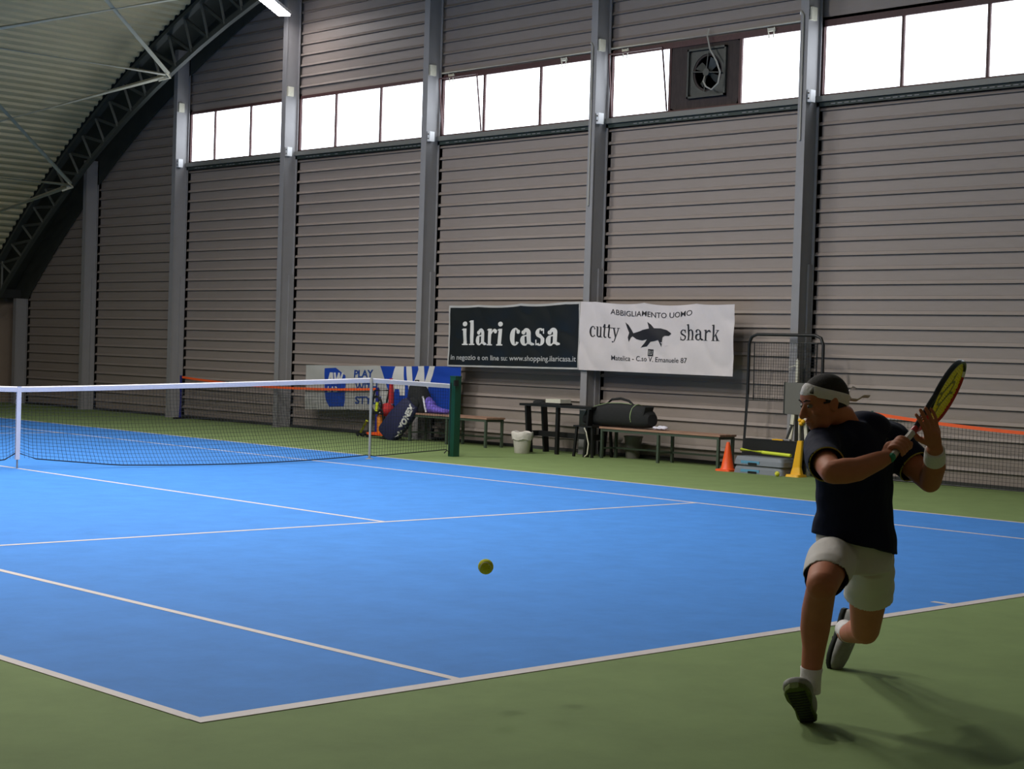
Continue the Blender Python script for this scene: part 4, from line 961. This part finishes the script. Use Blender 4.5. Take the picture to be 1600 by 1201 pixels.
PP = {'crotch': (-3.1579, -1.3562, 0.5807),
 'hip': (-3.1538, -1.3602, 0.6486),
 'waist': (-3.2135, -1.3998, 0.8387),
 'ribs': (-3.2612, -1.4232, 0.989),
 'chest': (-3.2826, -1.4304, 1.0935),
 'shoulder': (-3.2871, -1.44, 1.1656),
 'neckbase': (-3.3164, -1.4394, 1.2107),
 'neckmid': (-3.3725, -1.4269, 1.2419),
 'head': (-3.4826, -1.4177, 1.2964),
 'hipR': (-3.2567, -1.3441, 0.6693),
 'kneeR': (-3.6442, -1.5535, 0.5808),
 'calfR': (-3.5696, -1.4865, 0.4646),
 'shinR': (-3.5027, -1.4261, 0.308),
 'ankleR': (-3.4789, -1.3934, 0.1489),
 'heelR': (-3.4865, -1.4, 0.0462),
 'ballR': (-3.6459, -1.4684, 0.1419),
 'toeR': (-3.727, -1.5011, 0.1948),
 'heelgR': (-3.5101, -1.4189, 0.0055),
 'hipL': (-3.0467, -1.3805, 0.6496),
 'kneeL': (-2.7184, -1.1415, 0.2637),
 'calfL': (-2.6351, -1.0552, 0.2322),
 'shinL': (-2.5105, -0.9252, 0.2023),
 'ankleL': (-2.431, -0.8352, 0.1761),
 'heelL': (-2.3387, -0.7575, 0.2369),
 'ballL': (-2.3645, -0.7187, 0.0915),
 'toeL': (-2.4068, -0.7472, 0.0352),
 'shR': (-3.5255, -1.4457, 1.1351),
 'upR': (-3.6364, -1.5333, 1.0813),
 'elbR': (-3.7762, -1.6762, 1.0399),
 'foreR': (-3.6725, -1.721, 1.0527),
 'wristR': (-3.5203, -1.757, 1.1012),
 'shL': (-3.0516, -1.4592, 1.1342),
 'upL': (-3.0559, -1.5525, 1.0596),
 'elbL': (-3.0779, -1.6704, 0.9837),
 'foreL': (-3.1452, -1.7305, 1.0528),
 'wristL': (-3.2328, -1.7849, 1.1305),
 'bandL': (-3.1861, -1.7605, 1.0869),
 'hemR': (-3.4814, -1.4328, 0.6115),
 'hemL': (-2.913, -1.2872, 0.4109),
 'waistL': (-3.3399, -1.2774, 0.7448),
 'hem': (-3.1849, -1.3858, 0.7017),
 'butt': (-3.5405, -1.7792, 1.0957),
 'tip': (-2.893, -1.7242, 1.4678),
 'palmR': (-3.5113, -1.7796, 1.115),
 'palmL': (-3.2677, -1.7928, 1.1827),
 'ball': (-4.142, -0.1526, 0.5316),
 'badge': (-3.4163, -1.5793, 1.1235)}
# ================================================================ PLAYER
V = {k: Vector(v) for k, v in PP.items()}
RV = Vector((0.71834, -0.69569, 0)); FV = Vector((0.69569, 0.71834, 0)); UV = Vector((0, 0, 1))   # across / away / up, seen from the court corner
def hd(yaw):                                 # horizontal unit vector; 0 = RV, 90 = FV
    a = math.radians(yaw); return RV*math.cos(a)+FV*math.sin(a)
pl = thing('person', 'man in navy shirt, white shorts and white headband lunging for a two-handed backhand', 'person', (-3.2, -1.2, 0))
def limb(mb, pts, rad, n=32):
    """tapered limb along points with rounded ends; rad may hold (a, b) pairs"""
    pts = [Vector(p) for p in pts]; secs = []; d0 = (pts[1]-pts[0]).normalized(); a, b = basis(d0)
    rr = [(r, r) if not isinstance(r, tuple) else r for r in rad]
    for sgn, end in ((1, 0),):
        for q in (0.05, 0.5, 0.85): secs.append((pts[0]-d0*rr[0][0]*math.sqrt(1-q*q), a*rr[0][0]*q, b*rr[0][1]*q))
    P = pts
    for k, p in enumerate(P):
        d = (P[min(k+1, len(P)-1)]-P[max(k-1, 0)]).normalized(); a = (a-d*a.dot(d)).normalized(); b = d.cross(a)
        secs.append((p, a*rr[k][0], b*rr[k][1]))
    for q in (0.85, 0.5, 0.05): secs.append((P[-1]+d*rr[-1][0]*math.sqrt(1-q*q), a*rr[-1][0]*q, b*rr[-1][1]*q))
    return mb.loft(secs, n)
def mid(a, b, t=0.5): return a+(b-a)*t
def torso_secs(grow=0.0):
    S = [('crotch', 0.155, 0.115, 15), ('hip', 0.172, 0.128, 20), ('waist', 0.158, 0.118, 28), ('ribs', 0.168, 0.125, 36), ('chest', 0.182, 0.130, 42), ('shoulder', 0.160, 0.090, 45), ('neckbase', 0.075, 0.070, 45)]
    return [(V[k], hd(yaw)*(w+grow), hd(yaw+90)*(d+grow)) for k, w, d, yaw in S]
body = MB()
body.loft(torso_secs(-0.004), 24)
# legs
limb(body, [V['hipR'], mid(V['hipR'], V['kneeR'], 0.5)+Vector((0, 0, 0.012)), V['kneeR']], [0.084, 0.078, 0.062])
body.ell(V['kneeR']+RV*-0.003-FV*0.004, RV*0.058, FV*0.055, UV*0.062)
limb(body, [V['kneeR'], V['calfR']+FV*0.018, mid(V['calfR'], V['shinR'])+FV*0.02, V['shinR'], V['ankleR']], [0.058, 0.062, 0.060, 0.048, 0.037])
limb(body, [V['hipL'], mid(V['hipL'], V['kneeL'])+Vector((0, 0, 0.01)), V['kneeL']], [0.095, 0.087, 0.064])
body.ell(V['kneeL'], RV*0.060, FV*0.060, UV*0.058)
limb(body, [V['kneeL'], V['calfL']+UV*0.012, V['shinL'], V['ankleL']], [0.058, 0.062, 0.048, 0.038])
# arms
limb(body, [V['shR']+UV*-0.02, V['upR'], V['elbR']], [0.050, 0.052, 0.044])
limb(body, [V['elbR'], mid(V['elbR'], V['foreR']), V['foreR'], mid(V['foreR'], V['wristR'], 0.7), V['wristR']], [0.045, 0.050, 0.046, 0.036, (0.031, 0.026)])
limb(body, [V['shL'], V['upL'], V['elbL']], [0.062, 0.055, 0.046])
limb(body, [V['elbL'], V['foreL'], V['wristL']], [0.046, 0.046, (0.031, 0.027)])
body.ell(mid(V['shoulder'], V['shR'], 0.70)+UV*-0.03, RV*0.05, FV*0.05, UV*0.04); body.ell(mid(V['shoulder'], V['shL'], 0.75), RV*0.06, FV*0.06, UV*0.045)
# neck and head
HF = (RV*-0.93-FV*0.30); HF.normalize(); pit = math.radians(-13)
HS = HF.cross(UV).normalized()               # the person's right side
HFp = HF*math.cos(pit)+UV*math.sin(pit); HU = HS.cross(HFp).normalized(); H0 = V['head']
def hp(x, y, z): return H0+HFp*x+HS*y+HU*z
def he(mb, c, r, rot=0.0, nu=24, nv=16, cond=None):
    return mb.ell(hp(*c), HFp*r[0], HS*r[1], HU*r[2], nu, nv, cond)
limb(body, [V['neckbase']+UV*-0.05, V['neckmid'], hp(-0.022, 0, -0.035)], [0.060, 0.056, 0.056])
he(body, (-0.014, 0, 0.026), (0.095, 0.074, 0.088)); he(body, (0.012, 0, -0.015), (0.076, 0.066, 0.080)); he(body, (0.030, 0, -0.055), (0.052, 0.054, 0.052))
he(body, (0.055, 0, -0.085), (0.026, 0.030, 0.022)); he(body, (0.048, 0, 0.035), (0.042, 0.062, 0.045))
limb(body, [hp(0.082, 0, 0.010), hp(0.096, 0, -0.012), hp(0.106, 0, -0.034)], [0.0085, 0.010, 0.0125], 12)
for s in (-1, 1):
    he(body, (0.094, s*0.012, -0.037), (0.010, 0.008, 0.007), nu=12, nv=8)
    limb(body, [hp(0.083, s*0.010, 0.020), hp(0.078, s*0.040, 0.022)], [0.009, 0.008], 10)
    he(body, (0.060, s*0.044, -0.022), (0.020, 0.016, 0.018), nu=12, nv=8)          # cheekbone
    he(body, (-0.006, s*0.073, -0.008), (0.017, 0.010, 0.030), nu=14, nv=10)        # ear
    he(body, (-0.010, s*0.080, 0.004), (0.016, 0.006, 0.022), nu=14, nv=10)
limb(body, [hp(0.080, -0.020, -0.060), hp(0.088, 0, -0.058), hp(0.080, 0.020, -0.060)], [0.006, 0.0075, 0.006], 10)
limb(body, [hp(0.078, -0.017, -0.071), hp(0.085, 0, -0.072), hp(0.078, 0.017, -0.071)], [0.006, 0.008, 0.006], 10)
# racket axis
BT, TP = V['butt'], V['tip']; AX = (TP-BT).normalized(); TP = BT+AX*0.685
CAM = Vector((-9.1566, -5.4584, 1.4593)); vw = (mid(BT, TP)-CAM).normalized()
N1 = AX.cross(vw).normalized()               # across the racket in the picture plane
if N1.dot(RV) < 0: N1 = -N1                  # points right / down
DP = AX.cross(N1).normalized()
if DP.dot(vw) < 0: DP = -DP                  # away
ang = math.radians(70)
WD = (N1*math.cos(ang)-DP*math.sin(ang)).normalized()   # head width direction: red edge (right) nearer the viewer's right
WD = (N1*math.cos(ang)+DP*math.sin(ang)).normalized()
NR = AX.cross(WD).normalized()
# right hand round the grip
def arcpts(c, e1, e2, r, a0, a1, n, dz=0.0): return [c+e1*(r*math.cos(math.radians(a0+(a1-a0)*k/n)))+e2*(r*math.sin(math.radians(a0+(a1-a0)*k/n)))+AX*dz*k/n for k in range(n+1)]
W1 = V['wristR']; gc = BT+AX*0.075
e1 = (W1-gc)-AX*(W1-gc).dot(AX); e1.normalize(); e2 = AX.cross(e1).normalized()
if e2.dot(UV) < 0: e2 = -e2
# palm lies between the wrist and the grip on the camera side
pc = gc+e1*0.032+e2*0.004
limb(body, [W1, mid(W1, pc, 0.5)], [(0.030, 0.024), (0.036, 0.024)])
body.ell(pc+AX*0.002, AX*0.043, e1*0.020, e2*0.030); body.ell(pc-AX*0.01+e2*0.014, AX*0.036, e1*0.018, e2*0.022)
for k, (dz, ln, r) in enumerate(((0.034, 235, 0.0098), (0.012, 245, 0.0102), (-0.010, 240, 0.0098), (-0.031, 225, 0.0085))):
    limb(body, arcpts(gc+AX*dz, e1, e2, 0.0275, 40, ln, 9, 0.006), [r*1.08]*4+[r]*3+[r*0.9]*3, 12)
limb(body, [pc+AX*0.018-e2*0.016, gc+AX*0.042-e2*0.028+e1*0.012, gc+AX*0.052-e2*0.027-e1*0.012, gc+AX*0.050-e2*0.012-e1*0.026], [0.014, 0.0125, 0.011, 0.009], 12)
# left hand open behind the throat
W2 = V['wristL']; P2 = V['palmL']; hu = (P2-W2).normalized(); hn = (CAM-P2).normalized()
hx = hu.cross(hn).normalized()
if hx.dot(RV) < 0: hx = -hx                  # towards the picture's right
hn = hx.cross(hu).normalized()
if hn.dot(vw) > 0: hn = -hn
pr_ = (hx*0.62+hn*0.78).normalized()*1.0     # palm normal looks left, palm seen obliquely
wide = (hx*0.80-hn*0.60).normalized(); thick = hu.cross(wide).normalized()
if thick.dot(RV) > 0: thick = -thick         # palm normal: to the left
limb(body, [W2, W2+hu*0.03, P2], [(0.029, 0.024), (0.032, 0.022), (0.034, 0.020)])
body.ell(P2, wide*0.042, hu*0.046, thick*0.018); body.ell(P2+wide*-0.02+hu*-0.015+thick*0.008, wide*0.020, hu*0.028, thick*0.018)
for k, (off, l, r) in enumerate(((-0.030, 0.078, 0.0088), (-0.0105, 0.086, 0.0092), (0.0105, 0.080, 0.0088), (0.030, 0.062, 0.0078))):
    b0 = P2+wide*off+hu*0.036; sp_ = wide*off*0.35
    p1_ = b0+hu*l*0.42+sp_*0.4+thick*0.003; p2_ = p1_+hu*l*0.33+sp_*0.3+thick*0.010; p3_ = p2_+hu*l*0.24+thick*0.014
    limb(body, [b0-hu*0.02, b0, p1_, p2_, p3_], [r*1.1, r*1.08, r, r*0.92, r*0.82], 12)
tb0 = P2-wide*0.030-hu*0.018+thick*0.008
limb(body, [tb0, tb0-wide*0.022+hu*0.022+thick*0.020, tb0-wide*0.026+hu*0.046+thick*0.030, tb0-wide*0.022+hu*0.066+thick*0.034], [0.014, 0.012, 0.0105, 0.009], 12)
remeshed(body, 'body', M['skin'], pl, 0.0045, 3)

# face details, hair, headband
for s in (-1, 1):
    e = MB(); he(e, (0.0765, s*0.029, 0.004), (0.0125, 0.012, 0.0085), nu=14, nv=10); ey = e.build('eye', M['eyew'], pl, smooth=True)
    e = MB(); he(e, (0.0855, s*0.030, 0.002), (0.0045, 0.0048, 0.0052), nu=10, nv=8); e.build('iris', M['rblack'], ey, smooth=True)
    MB().tube([hp(0.0925, s*0.012, 0.024), hp(0.0915, s*0.028, 0.029), hp(0.080, s*0.045, 0.025)], [0.003, 0.0035, 0.002], 8).build('eyebrow', M['hair'], pl, smooth=True)
MB().tube([hp(0.0865, -0.016, -0.0655), hp(0.0915, 0, -0.065), hp(0.0865, 0.016, -0.0655)], [0.0015, 0.003, 0.0015], 8).build('mouth', M['lips'], pl, smooth=True)
def inhair(c):
    d = c-H0; x, y, z = d.dot(HFp), d.dot(HS), d.dot(HU)
    return z > 0.052-0.25*max(0, -x)*0 and (x < 0.06 or z > 0.068) or (x < -0.02 and z > -0.03) or (abs(y) > 0.05 and x < 0.03 and z > 0.005 and x > -0.03)
hm = MB(); he(hm, (-0.014, 0, 0.026), (0.0985, 0.0775, 0.0915), nu=60, nv=40, cond=inhair)
hr = hm.build('hair', M['hair'], pl, smooth=True, label='dark buzz-cut hair')
so = hr.modifiers.new('s', 'SOLIDIFY'); so.thickness = 0.002; so.offset = -1
bnd = MB(); NB = 48
def bandpt(t, v, g):
    x = math.cos(t); y = math.sin(t); ctr = (-0.010, 0.0)
    base = 0.028 + 0.044*x                   # higher on the forehead than at the nape
    z = base+v*(0.022)
    zz = (z-0.026)/0.0935; k = math.sqrt(max(0.05, 1-zz*zz))
    return hp(-0.014+(0.1005*k+g)*x+0.004*max(0, x), (0.0790*k+g)*y, z)
for v, g in ((-1.0, 0.001), (-0.6, 0.0045), (0.6, 0.0045), (1.0, 0.001), (0.6, -0.004), (-0.6, -0.004)):
    for k in range(NB): bnd.v.append(tuple(bandpt(2*math.pi*k/NB, v, g)))
for j in range(6):
    for k in range(NB): bnd.face((j*NB+k, j*NB+(k+1) % NB, ((j+1) % 6)*NB+(k+1) % NB, ((j+1) % 6)*NB+k))
hb = bnd.build('headband', M['sock'], pl, smooth=True, label='white headband tied at the back')
for pts in ([(-0.113, 0, 0.005), (-0.125, 0.0, 0.022), (-0.14, 0, 0.030), (-0.152, 0, 0.022)], [(-0.113, 0, 0.002), (-0.128, 0.004, -0.018), (-0.155, 0.006, -0.026), (-0.185, 0.004, -0.016), (-0.210, 0.0, -0.022)]):
    P_ = [hp(*p) for p in pts]; mb = MB()
    for k, p in enumerate(P_): mb.v += [tuple(p+HS*0.012), tuple(p-HS*0.006+HU*0.010), tuple(p-HS*0.006+HU*0.007), tuple(p+HS*0.012-HU*0.003)]
    for k in range(len(P_)-1):
        for e in range(4): mb.face((4*k+e, 4*k+(e+1) % 4, 4*k+4+(e+1) % 4, 4*k+4+e))
    mb.build('headband_tail', M['sock'], hb, smooth=True)
MB().ell(hp(-0.110, 0, 0.004), HFp*0.010, HS*0.012, HU*0.012).build('headband_knot', M['sock'], hb, smooth=True)
# small dark three-bar mark on the headband
lg = MB()
for j, (o_, h_) in enumerate(((0.012, 0.008), (0.0, 0.013), (-0.012, 0.018))):
    t0_ = -0.62+o_*5
    a_ = bandpt(t0_-0.045, -0.45, 0.0055); b_ = bandpt(t0_+0.02, -0.45, 0.0055); c_ = bandpt(t0_+0.02-0.02, -0.45+h_*75, 0.0055)
    lg.v += [tuple(a_), tuple(b_), tuple(c_)]; lg.face((3*j, 3*j+1, 3*j+2))
lg.build('headband_mark', M['inkK'], hb)

# shirt
sh = MB(); ts = torso_secs(0.014)
def tilt(c, a, b, dz): a = a.copy(); a.z = -dz; return (c, a, b)
secs = [tilt(V['hem']+UV*0.0, hd(18)*0.190, hd(108)*0.158, 0.046), tilt(V['hem']+UV*0.04, hd(20)*0.186, hd(110)*0.152, 0.038)]+[ts[2]]+ts[3:6]+[(mid(V['neckbase'], V['neckmid'], 0.35)+UV*0.004, hd(45)*0.078, hd(135)*0.074)]
sh.loft(secs, 28)
sl = mid(V['upR'], V['elbR'], 0.42)
limb(sh, [mid(V['shoulder'], V['shR'], 0.5)+UV*-0.03, V['shR']+UV*-0.012, V['upR'], sl], [0.075, 0.078, 0.074, 0.070])
sl2 = mid(V['upL'], V['elbL'], 0.28)
limb(sh, [mid(V['shoulder'], V['shL'], 0.6), V['shL'], V['upL'], sl2], [0.082, 0.088, 0.082, 0.074])
sh.ell(mid(V['neckbase'], V['shL'], 0.38)+UV*0.022, RV*0.105, FV*0.085, UV*0.060)
sh.ell(mid(V['neckbase'], V['shL'], 0.75)+UV*0.008, RV*0.10, FV*0.085, UV*0.062)
sh.ell(mid(V['neckbase'], V['shR'], 0.45)+UV*-0.030, RV*0.085, FV*0.095, UV*0.06)
sh.ell(V['shL']+UV*0.022-RV*0.01, RV*0.085, FV*0.085, UV*0.07)
def cut_tail(me):
    """open the sleeves: drop the rounded caps beyond the cuffs"""
    bm = bmesh.new(); bm.from_mesh(me); off = ORG[pl]; kill = []
    for f in bm.faces:
        c = f.calc_center_median()+off
        for e0, d in ((sl, (V['elbR']-V['upR']).normalized()), (sl2, (V['elbL']-V['upL']).normalized())):
            q = c-e0
            if q.dot(d) > 0.0 and q.length < 0.12 and (q-d*q.dot(d)).length < 0.10: kill.append(f); break
    bmesh.ops.delete(bm, geom=kill, context='FACES'); bm.to_mesh(me); bm.free()
wr = random.Random(3)
def wrinkle(amp, fr):
    def f(me):
        for v in me.vertices:
            p = v.co; n = math.sin(p.z*fr+3*math.sin(p.x*9)+p.y*5)*math.sin(p.x*fr*0.7-p.z*fr*0.5+2)
            v.co = p+v.normal*amp*n
    return f
def shirt_post(me): wrinkle(0.004, 38)(me); cut_tail(me)
shirt = remeshed(sh, 'shirt', M['shirt'], pl, 0.008, 5, label='navy short-sleeved shirt', post=shirt_post)
so = shirt.modifiers.new('s', 'SOLIDIFY'); so.thickness = 0.003; so.offset = -1
def cuff(c, d, r, a=0.0045):
    d = d.normalized(); x, y = basis(d); return MB().tube([c+x*r*math.cos(t)+y*r*math.sin(t) for t in [2*math.pi*k/32 for k in range(33)]], a, 6, caps=False)
cuff(sl, V['elbR']-V['upR'], 0.0685, 0.003).build('sleeve_piping', M['pipe_y'], pl, smooth=True, label='yellow sleeve piping')
cuff(sl2, V['elbL']-V['upL'], 0.0725, 0.003).build('sleeve_piping', M['pipe_y'], pl, smooth=True, label='yellow sleeve piping')
# collar
# chest badge : pale ring with faint letters
bn = hd(42-90).normalized(); bc = V['chest']+hd(42)*0.085+hd(42-90)*0.152+UV*0.025
bx_ = hd(42-0).normalized(); bu_ = bn.cross(bx_).normalized()
if bu_.z < 0: bu_ = -bu_
bd = MB()
for k in range(28):
    a0, a1 = 2*math.pi*k/28, 2*math.pi*(k+1)/28
    q = [(0.040, a0), (0.040, a1), (0.036, a1), (0.036, a0)]; i = len(bd.v)
    bd.v += [tuple(bc+bx_*r*math.cos(a)+bu_*r*math.sin(a)) for r, a in q]; bd.face((i, i+1, i+2, i+3))
# (badge laid on the cloth below)
def on_shirt(mb, name, m_):
    me = shirt.data; from_ = ORG[pl]
    from mathutils.bvhtree import BVHTree
    bvh = BVHTree.FromPolygons([v.co+from_ for v in me.vertices], [tuple(p.vertices) for p in me.polygons])
    out = []
    for v in mb.v:
        h = bvh.ray_cast(Vector(v)+bn*0.3, -bn); out.append(tuple((h[0] if h[0] else Vector(v))+bn*0.0035))
    mb.v = out; return mb.build(name, m_, pl)
M['badge'] = mat('badge_grey', (48, 54, 66), 0.8)
on_shirt(bd, 'chest_badge', M['badge'])
vs, fs = text_mesh('SKM', 0.034, 0.002); mb = MB(); cxm = sum(p[0] for p in vs)/len(vs)
mb.v = [tuple(bc+bx_*(a-cxm)+bu_*(b-0.012)) for a, b in vs]; mb.f = list(fs); mb.m = [0]*len(fs)
on_shirt(mb, 'badge_letters', M['badge'])

# shorts
st = MB()
st.loft([tilt(V['waist']+UV*-0.055, hd(24)*0.158, hd(114)*0.120, 0.03), (V['hip'], hd(20)*0.172, hd(110)*0.130), (V['crotch'], hd(18)*0.175, hd(108)*0.135)], 28)
def leg_short(a, b, c, r0, r1, r2): limb(st, [a, b, c], [r0, r1, r2], 24)
kR = (V['kneeR']-V['hipR']).normalized(); eR = V['hipR']+kR*0.305
leg_short(V['hipR']+UV*-0.02, mid(V['hipR'], eR)+UV*0.004, eR, 0.098, 0.101, (0.091, 0.092))
eL = V['hemL']; kL = (V['kneeL']-V['hipL']).normalized()
eL = V['hipL']+kL*0.30
leg_short(V['hipL']+UV*-0.02, mid(V['hipL'], eL), eL, 0.098, 0.104, (0.108, 0.100))
nR = (kR*0.75+Vector((0, 0, -0.66))).normalized(); nL = (kL*0.8+RV*-0.10+UV*-0.5).normalized()
def shorts_post(me):
    wrinkle(0.005, 30)(me)
    bm = bmesh.new(); bm.from_mesh(me); off = ORG[pl]; kill = []
    for f in bm.faces:
        c = f.calc_center_median()+off
        for e0, d, o in ((eR, nR, V['hipR']), (eL, nL, V['hipL'])):
            q = c-e0
            if q.dot(d) > 0.0 and q.length < 0.16 and (c-e0).length < (c-o).length: kill.append(f); break
    bmesh.ops.delete(bm, geom=kill, context='FACES'); bm.to_mesh(me); bm.free()
so_ = remeshed(st, 'shorts', M['shorts'], pl, 0.008, 5, label='white loose shorts', post=shorts_post)
so = so_.modifiers.new('s', 'SOLIDIFY'); so.thickness = 0.003; so.offset = -1
# dark inner short showing under the front leg's hem
x_, y_ = basis(kR)
inner = MB(); e0 = V['hipR']+(V['kneeR']-V['hipR'])*0.64
inner.loft([(e0+kR*q+UV*-0.012, RV*r, kR.cross(RV).normalized()*r*0.98) for q, r in ((-0.12, 0.090), (-0.04, 0.089), (0.03, 0.086))], 28, caps=False)
ii = inner.build('inner_short', M['shirt'], pl, smooth=True, label='dark undershort showing below the hem')
so = ii.modifiers.new('s', 'SOLIDIFY'); so.thickness = 0.003; so.offset = -1
# socks
def sock(a, b, r0, r1):
    mb = MB(); d = (b-a); secs = []
    x, y = basis(d)
    for q, r in ((0, r0), (0.05, r0+0.003), (0.3, r0), (0.7, r1), (1.0, r1+0.002)): secs.append((a+d*q, x*r, y*r))
    return mb.loft(secs, 24).build('sock', M['sock'], pl, smooth=True)
sock(V['ankleR']+(V['shinR']-V['ankleR']).normalized()*0.075, V['ankleR']+(V['heelR']-V['ankleR'])*0.3, 0.043, 0.044)
sock(V['ankleL']+(V['shinL']-V['ankleL']).normalized()*0.075, V['ankleL']+(V['heelL']-V['ankleL'])*0.3, 0.044, 0.043)
# wristband
wbm = MB(); d = (V['foreL']-V['wristL']).normalized(); x, y = basis(d); c0 = V['wristL']+d*0.012
wbm.loft([(c0+d*q, x*r, y*r*0.95) for q, r in ((0, 0.034), (0.004, 0.0405), (0.04, 0.043), (0.076, 0.044), (0.080, 0.038))], 28).build('wristband', M['sock'], pl, smooth=True, label='white wristband')

# shoes: shaped from heel to toe with sole
def shoe(heel, toe, up, m_up, m_sole, lab, wk=1.0):
    L = (toe-heel); l = L.normalized(); up = (up-l*up.dot(l)).normalized(); sd = l.cross(up).normalized(); LL = 0.295
    S = [(0.00, 0.026, 0.030, 0.085), (0.03, 0.036, 0.050, 0.10), (0.10, 0.040, 0.055, 0.105), (0.28, 0.040, 0.045, 0.092), (0.45, 0.043, 0.040, 0.080), (0.62, 0.050, 0.034, 0.066), (0.78, 0.051, 0.028, 0.054), (0.92, 0.042, 0.022, 0.044), (1.0, 0.022, 0.016, 0.034)]
    mb = MB(); sec = []
    for q, w_, h_, tp in S: sec.append((heel+l*LL*q+up*(0.018+tp/2), sd*w_*wk, up*tp/2))
    mb.loft(sec, 20, power=0.8)
    u_ = remeshed(mb, 'shoe', m_up, pl, 0.006, 4, label=lab)
    sm = MB(); ssec = []
    for q, w_ in ((-0.01, 0.020), (0.02, 0.036), (0.12, 0.042), (0.35, 0.038), (0.5, 0.042), (0.66, 0.053), (0.82, 0.053), (0.94, 0.042), (1.02, 0.018)): ssec.append((heel+l*LL*q+up*0.012, sd*w_, up*0.013))
    sm.loft(ssec, 12, power=0.5).build('sole', m_sole, u_, smooth=True)
    tr = MB()
    for k in range(12):
        q = 0.06+0.075*k; c = heel+l*LL*q-up*0.001; w_ = 0.036 if q < 0.5 else 0.045
        tr.obox(c, sd*w_*0.8, l*0.006, up*0.003)
    tr.build('tread', M['shoeD'], u_)
    lc = MB()
    for k in range(5):
        q = 0.40+0.055*k; tp = 0.085-(k*0.007); c = heel+l*LL*q+up*(0.020+tp)
        lc.tube([c-sd*0.024-up*0.006, c+up*0.002, c+sd*0.024-up*0.006], 0.003, 6)
    lc.build('laces', M['white'], u_)
    return l, up, sd
hR = V['heelgR']+UV*-0.008; shoe(hR, V['toeR']-UV*0.02, Vector((0, 0, 1))+(-FV)*-0.8, M['shoeG'], M['sole'], 'front shoe with its dark green sole showing', 1.15)
hL = V['heelL']; lL = (V['toeL']-V['heelL']).normalized()
tL = V['toeL']; hL2 = tL-lL*0.255
shoe(hL2, tL, (RV*0.65-FV*0.70+UV*0.1), M['shoeG'], M['shoeD'], 'grey rear shoe standing on its toe')

# ================================================================ RACKET
rk = thing('tennis_racket', 'tennis racket with black and red frame and yellow strings, held by the player', 'racket', tuple(BT))
hl = 0.345; hw = 0.128; hc = BT+AX*(0.685-hl/2)
def rim(t): return hc+AX*(hl/2-0.006)*math.cos(t)+WD*hw*math.sin(t)
def rimtube(t0_, t1_, n):
    mb = MB(); secs = []
    for k in range(n+1):
        t = t0_+(t1_-t0_)*k/n; p = rim(t); q = rim(t+0.01); d = (q-p).normalized(); o = d.cross(NR).normalized()
        secs.append((p, o*0.0065, NR*0.0115))
    return mb.loft(secs, 12, power=0.8)
rimtube(0.12, math.pi-0.05, 30).build('rim_red_side', M['red'], rk, smooth=True, label='red side of the rim')
rimtube(math.pi+0.05-0.1, 2*math.pi-0.12, 30).build('rim_black_side', M['rblack'], rk, smooth=True, label='black side of the rim')
rimtube(-0.14, 0.14, 8).build('bumper', M['white'], rk, smooth=True, label='pale bumper guard at the tip')
sh0 = BT+AX*0.225
for s, m_ in ((1, 'red'), (-1, 'rblack')):
    a_ = rim(math.pi-s*0.62); mm = BT+AX*0.29+WD*s*0.036
    MB().loft([(sh0+WD*s*0.006, WD*0.009, NR*0.012), (mid(sh0, mm)+WD*s*0.006, WD*0.008, NR*0.0115), (mm, WD*0.0075, NR*0.011), (mid(mm, a_)+WD*s*0.004, WD*0.0072, NR*0.011), (a_, WD*0.007, NR*0.011)], 12, power=0.8).build('throat_arm', M['red' if s > 0 else 'rblack'], rk, smooth=True)
MB().loft([(BT+AX*0.195, WD*0.0145, NR*0.0145), (BT+AX*0.235, WD*0.017, NR*0.013), (BT+AX*0.255, WD*0.022, NR*0.010)], 14).build('throat', M['red'], rk, smooth=True)
MB().loft([(BT+AX*q, WD*0.0155, NR*0.0145) for q in (0.012, 0.06, 0.12, 0.195)], 8).build('grip_wrap', M['grip'], rk, label='pale grip wrap')
MB().loft([(BT+AX*q, WD*r, NR*r) for q, r in ((-0.004, 0.014), (0.0, 0.018), (0.014, 0.018), (0.02, 0.015))], 8).build('butt_cap', M['gripgreen'], rk, label='green butt cap')
ss = MB()
for k in range(16):
    w_ = -0.118+0.236*k/15; t = math.acos(max(-1, min(1, w_/hw))); h_ = (hl/2-0.006)*math.sin(t); ss.tube([hc+WD*w_-AX*h_, hc+WD*w_+AX*h_], 0.0023, 4)
for k in range(19):
    a_ = -0.155+0.31*k/18; t = math.acos(max(-1, min(1, a_/(hl/2-0.006)))); w_ = hw*math.sin(t); ss.tube([hc+AX*a_-WD*w_, hc+AX*a_+WD*w_], 0.0023, 4)
ss.build('strings', M['string'], rk, label='yellow strings')
lo = MB()
for sgn in (1, -1):                          # stencilled mark: two Y shapes meeting foot to foot
    for dx in (-0.028, 0.028):
        lo.bar(hc+WD*dx, hc+WD*dx+AX*sgn*0.045, 0.010, 0.0048, NR); lo.bar(hc+WD*dx+AX*sgn*0.045, hc+WD*(dx+0.024)+AX*sgn*0.085, 0.010, 0.0048, NR); lo.bar(hc+WD*dx+AX*sgn*0.045, hc+WD*(dx-0.024)+AX*sgn*0.085, 0.010, 0.0048, NR)
M['stencil'] = mat('stencil', (132, 128, 48), 0.6)
lo.build('string_stencil', M['stencil'], rk, label='dark stencil mark on the strings')

ball('tennis_ball', PP['ball'], 0.0335, 'tennis ball in the air over the blue court, in front of the player', 24)
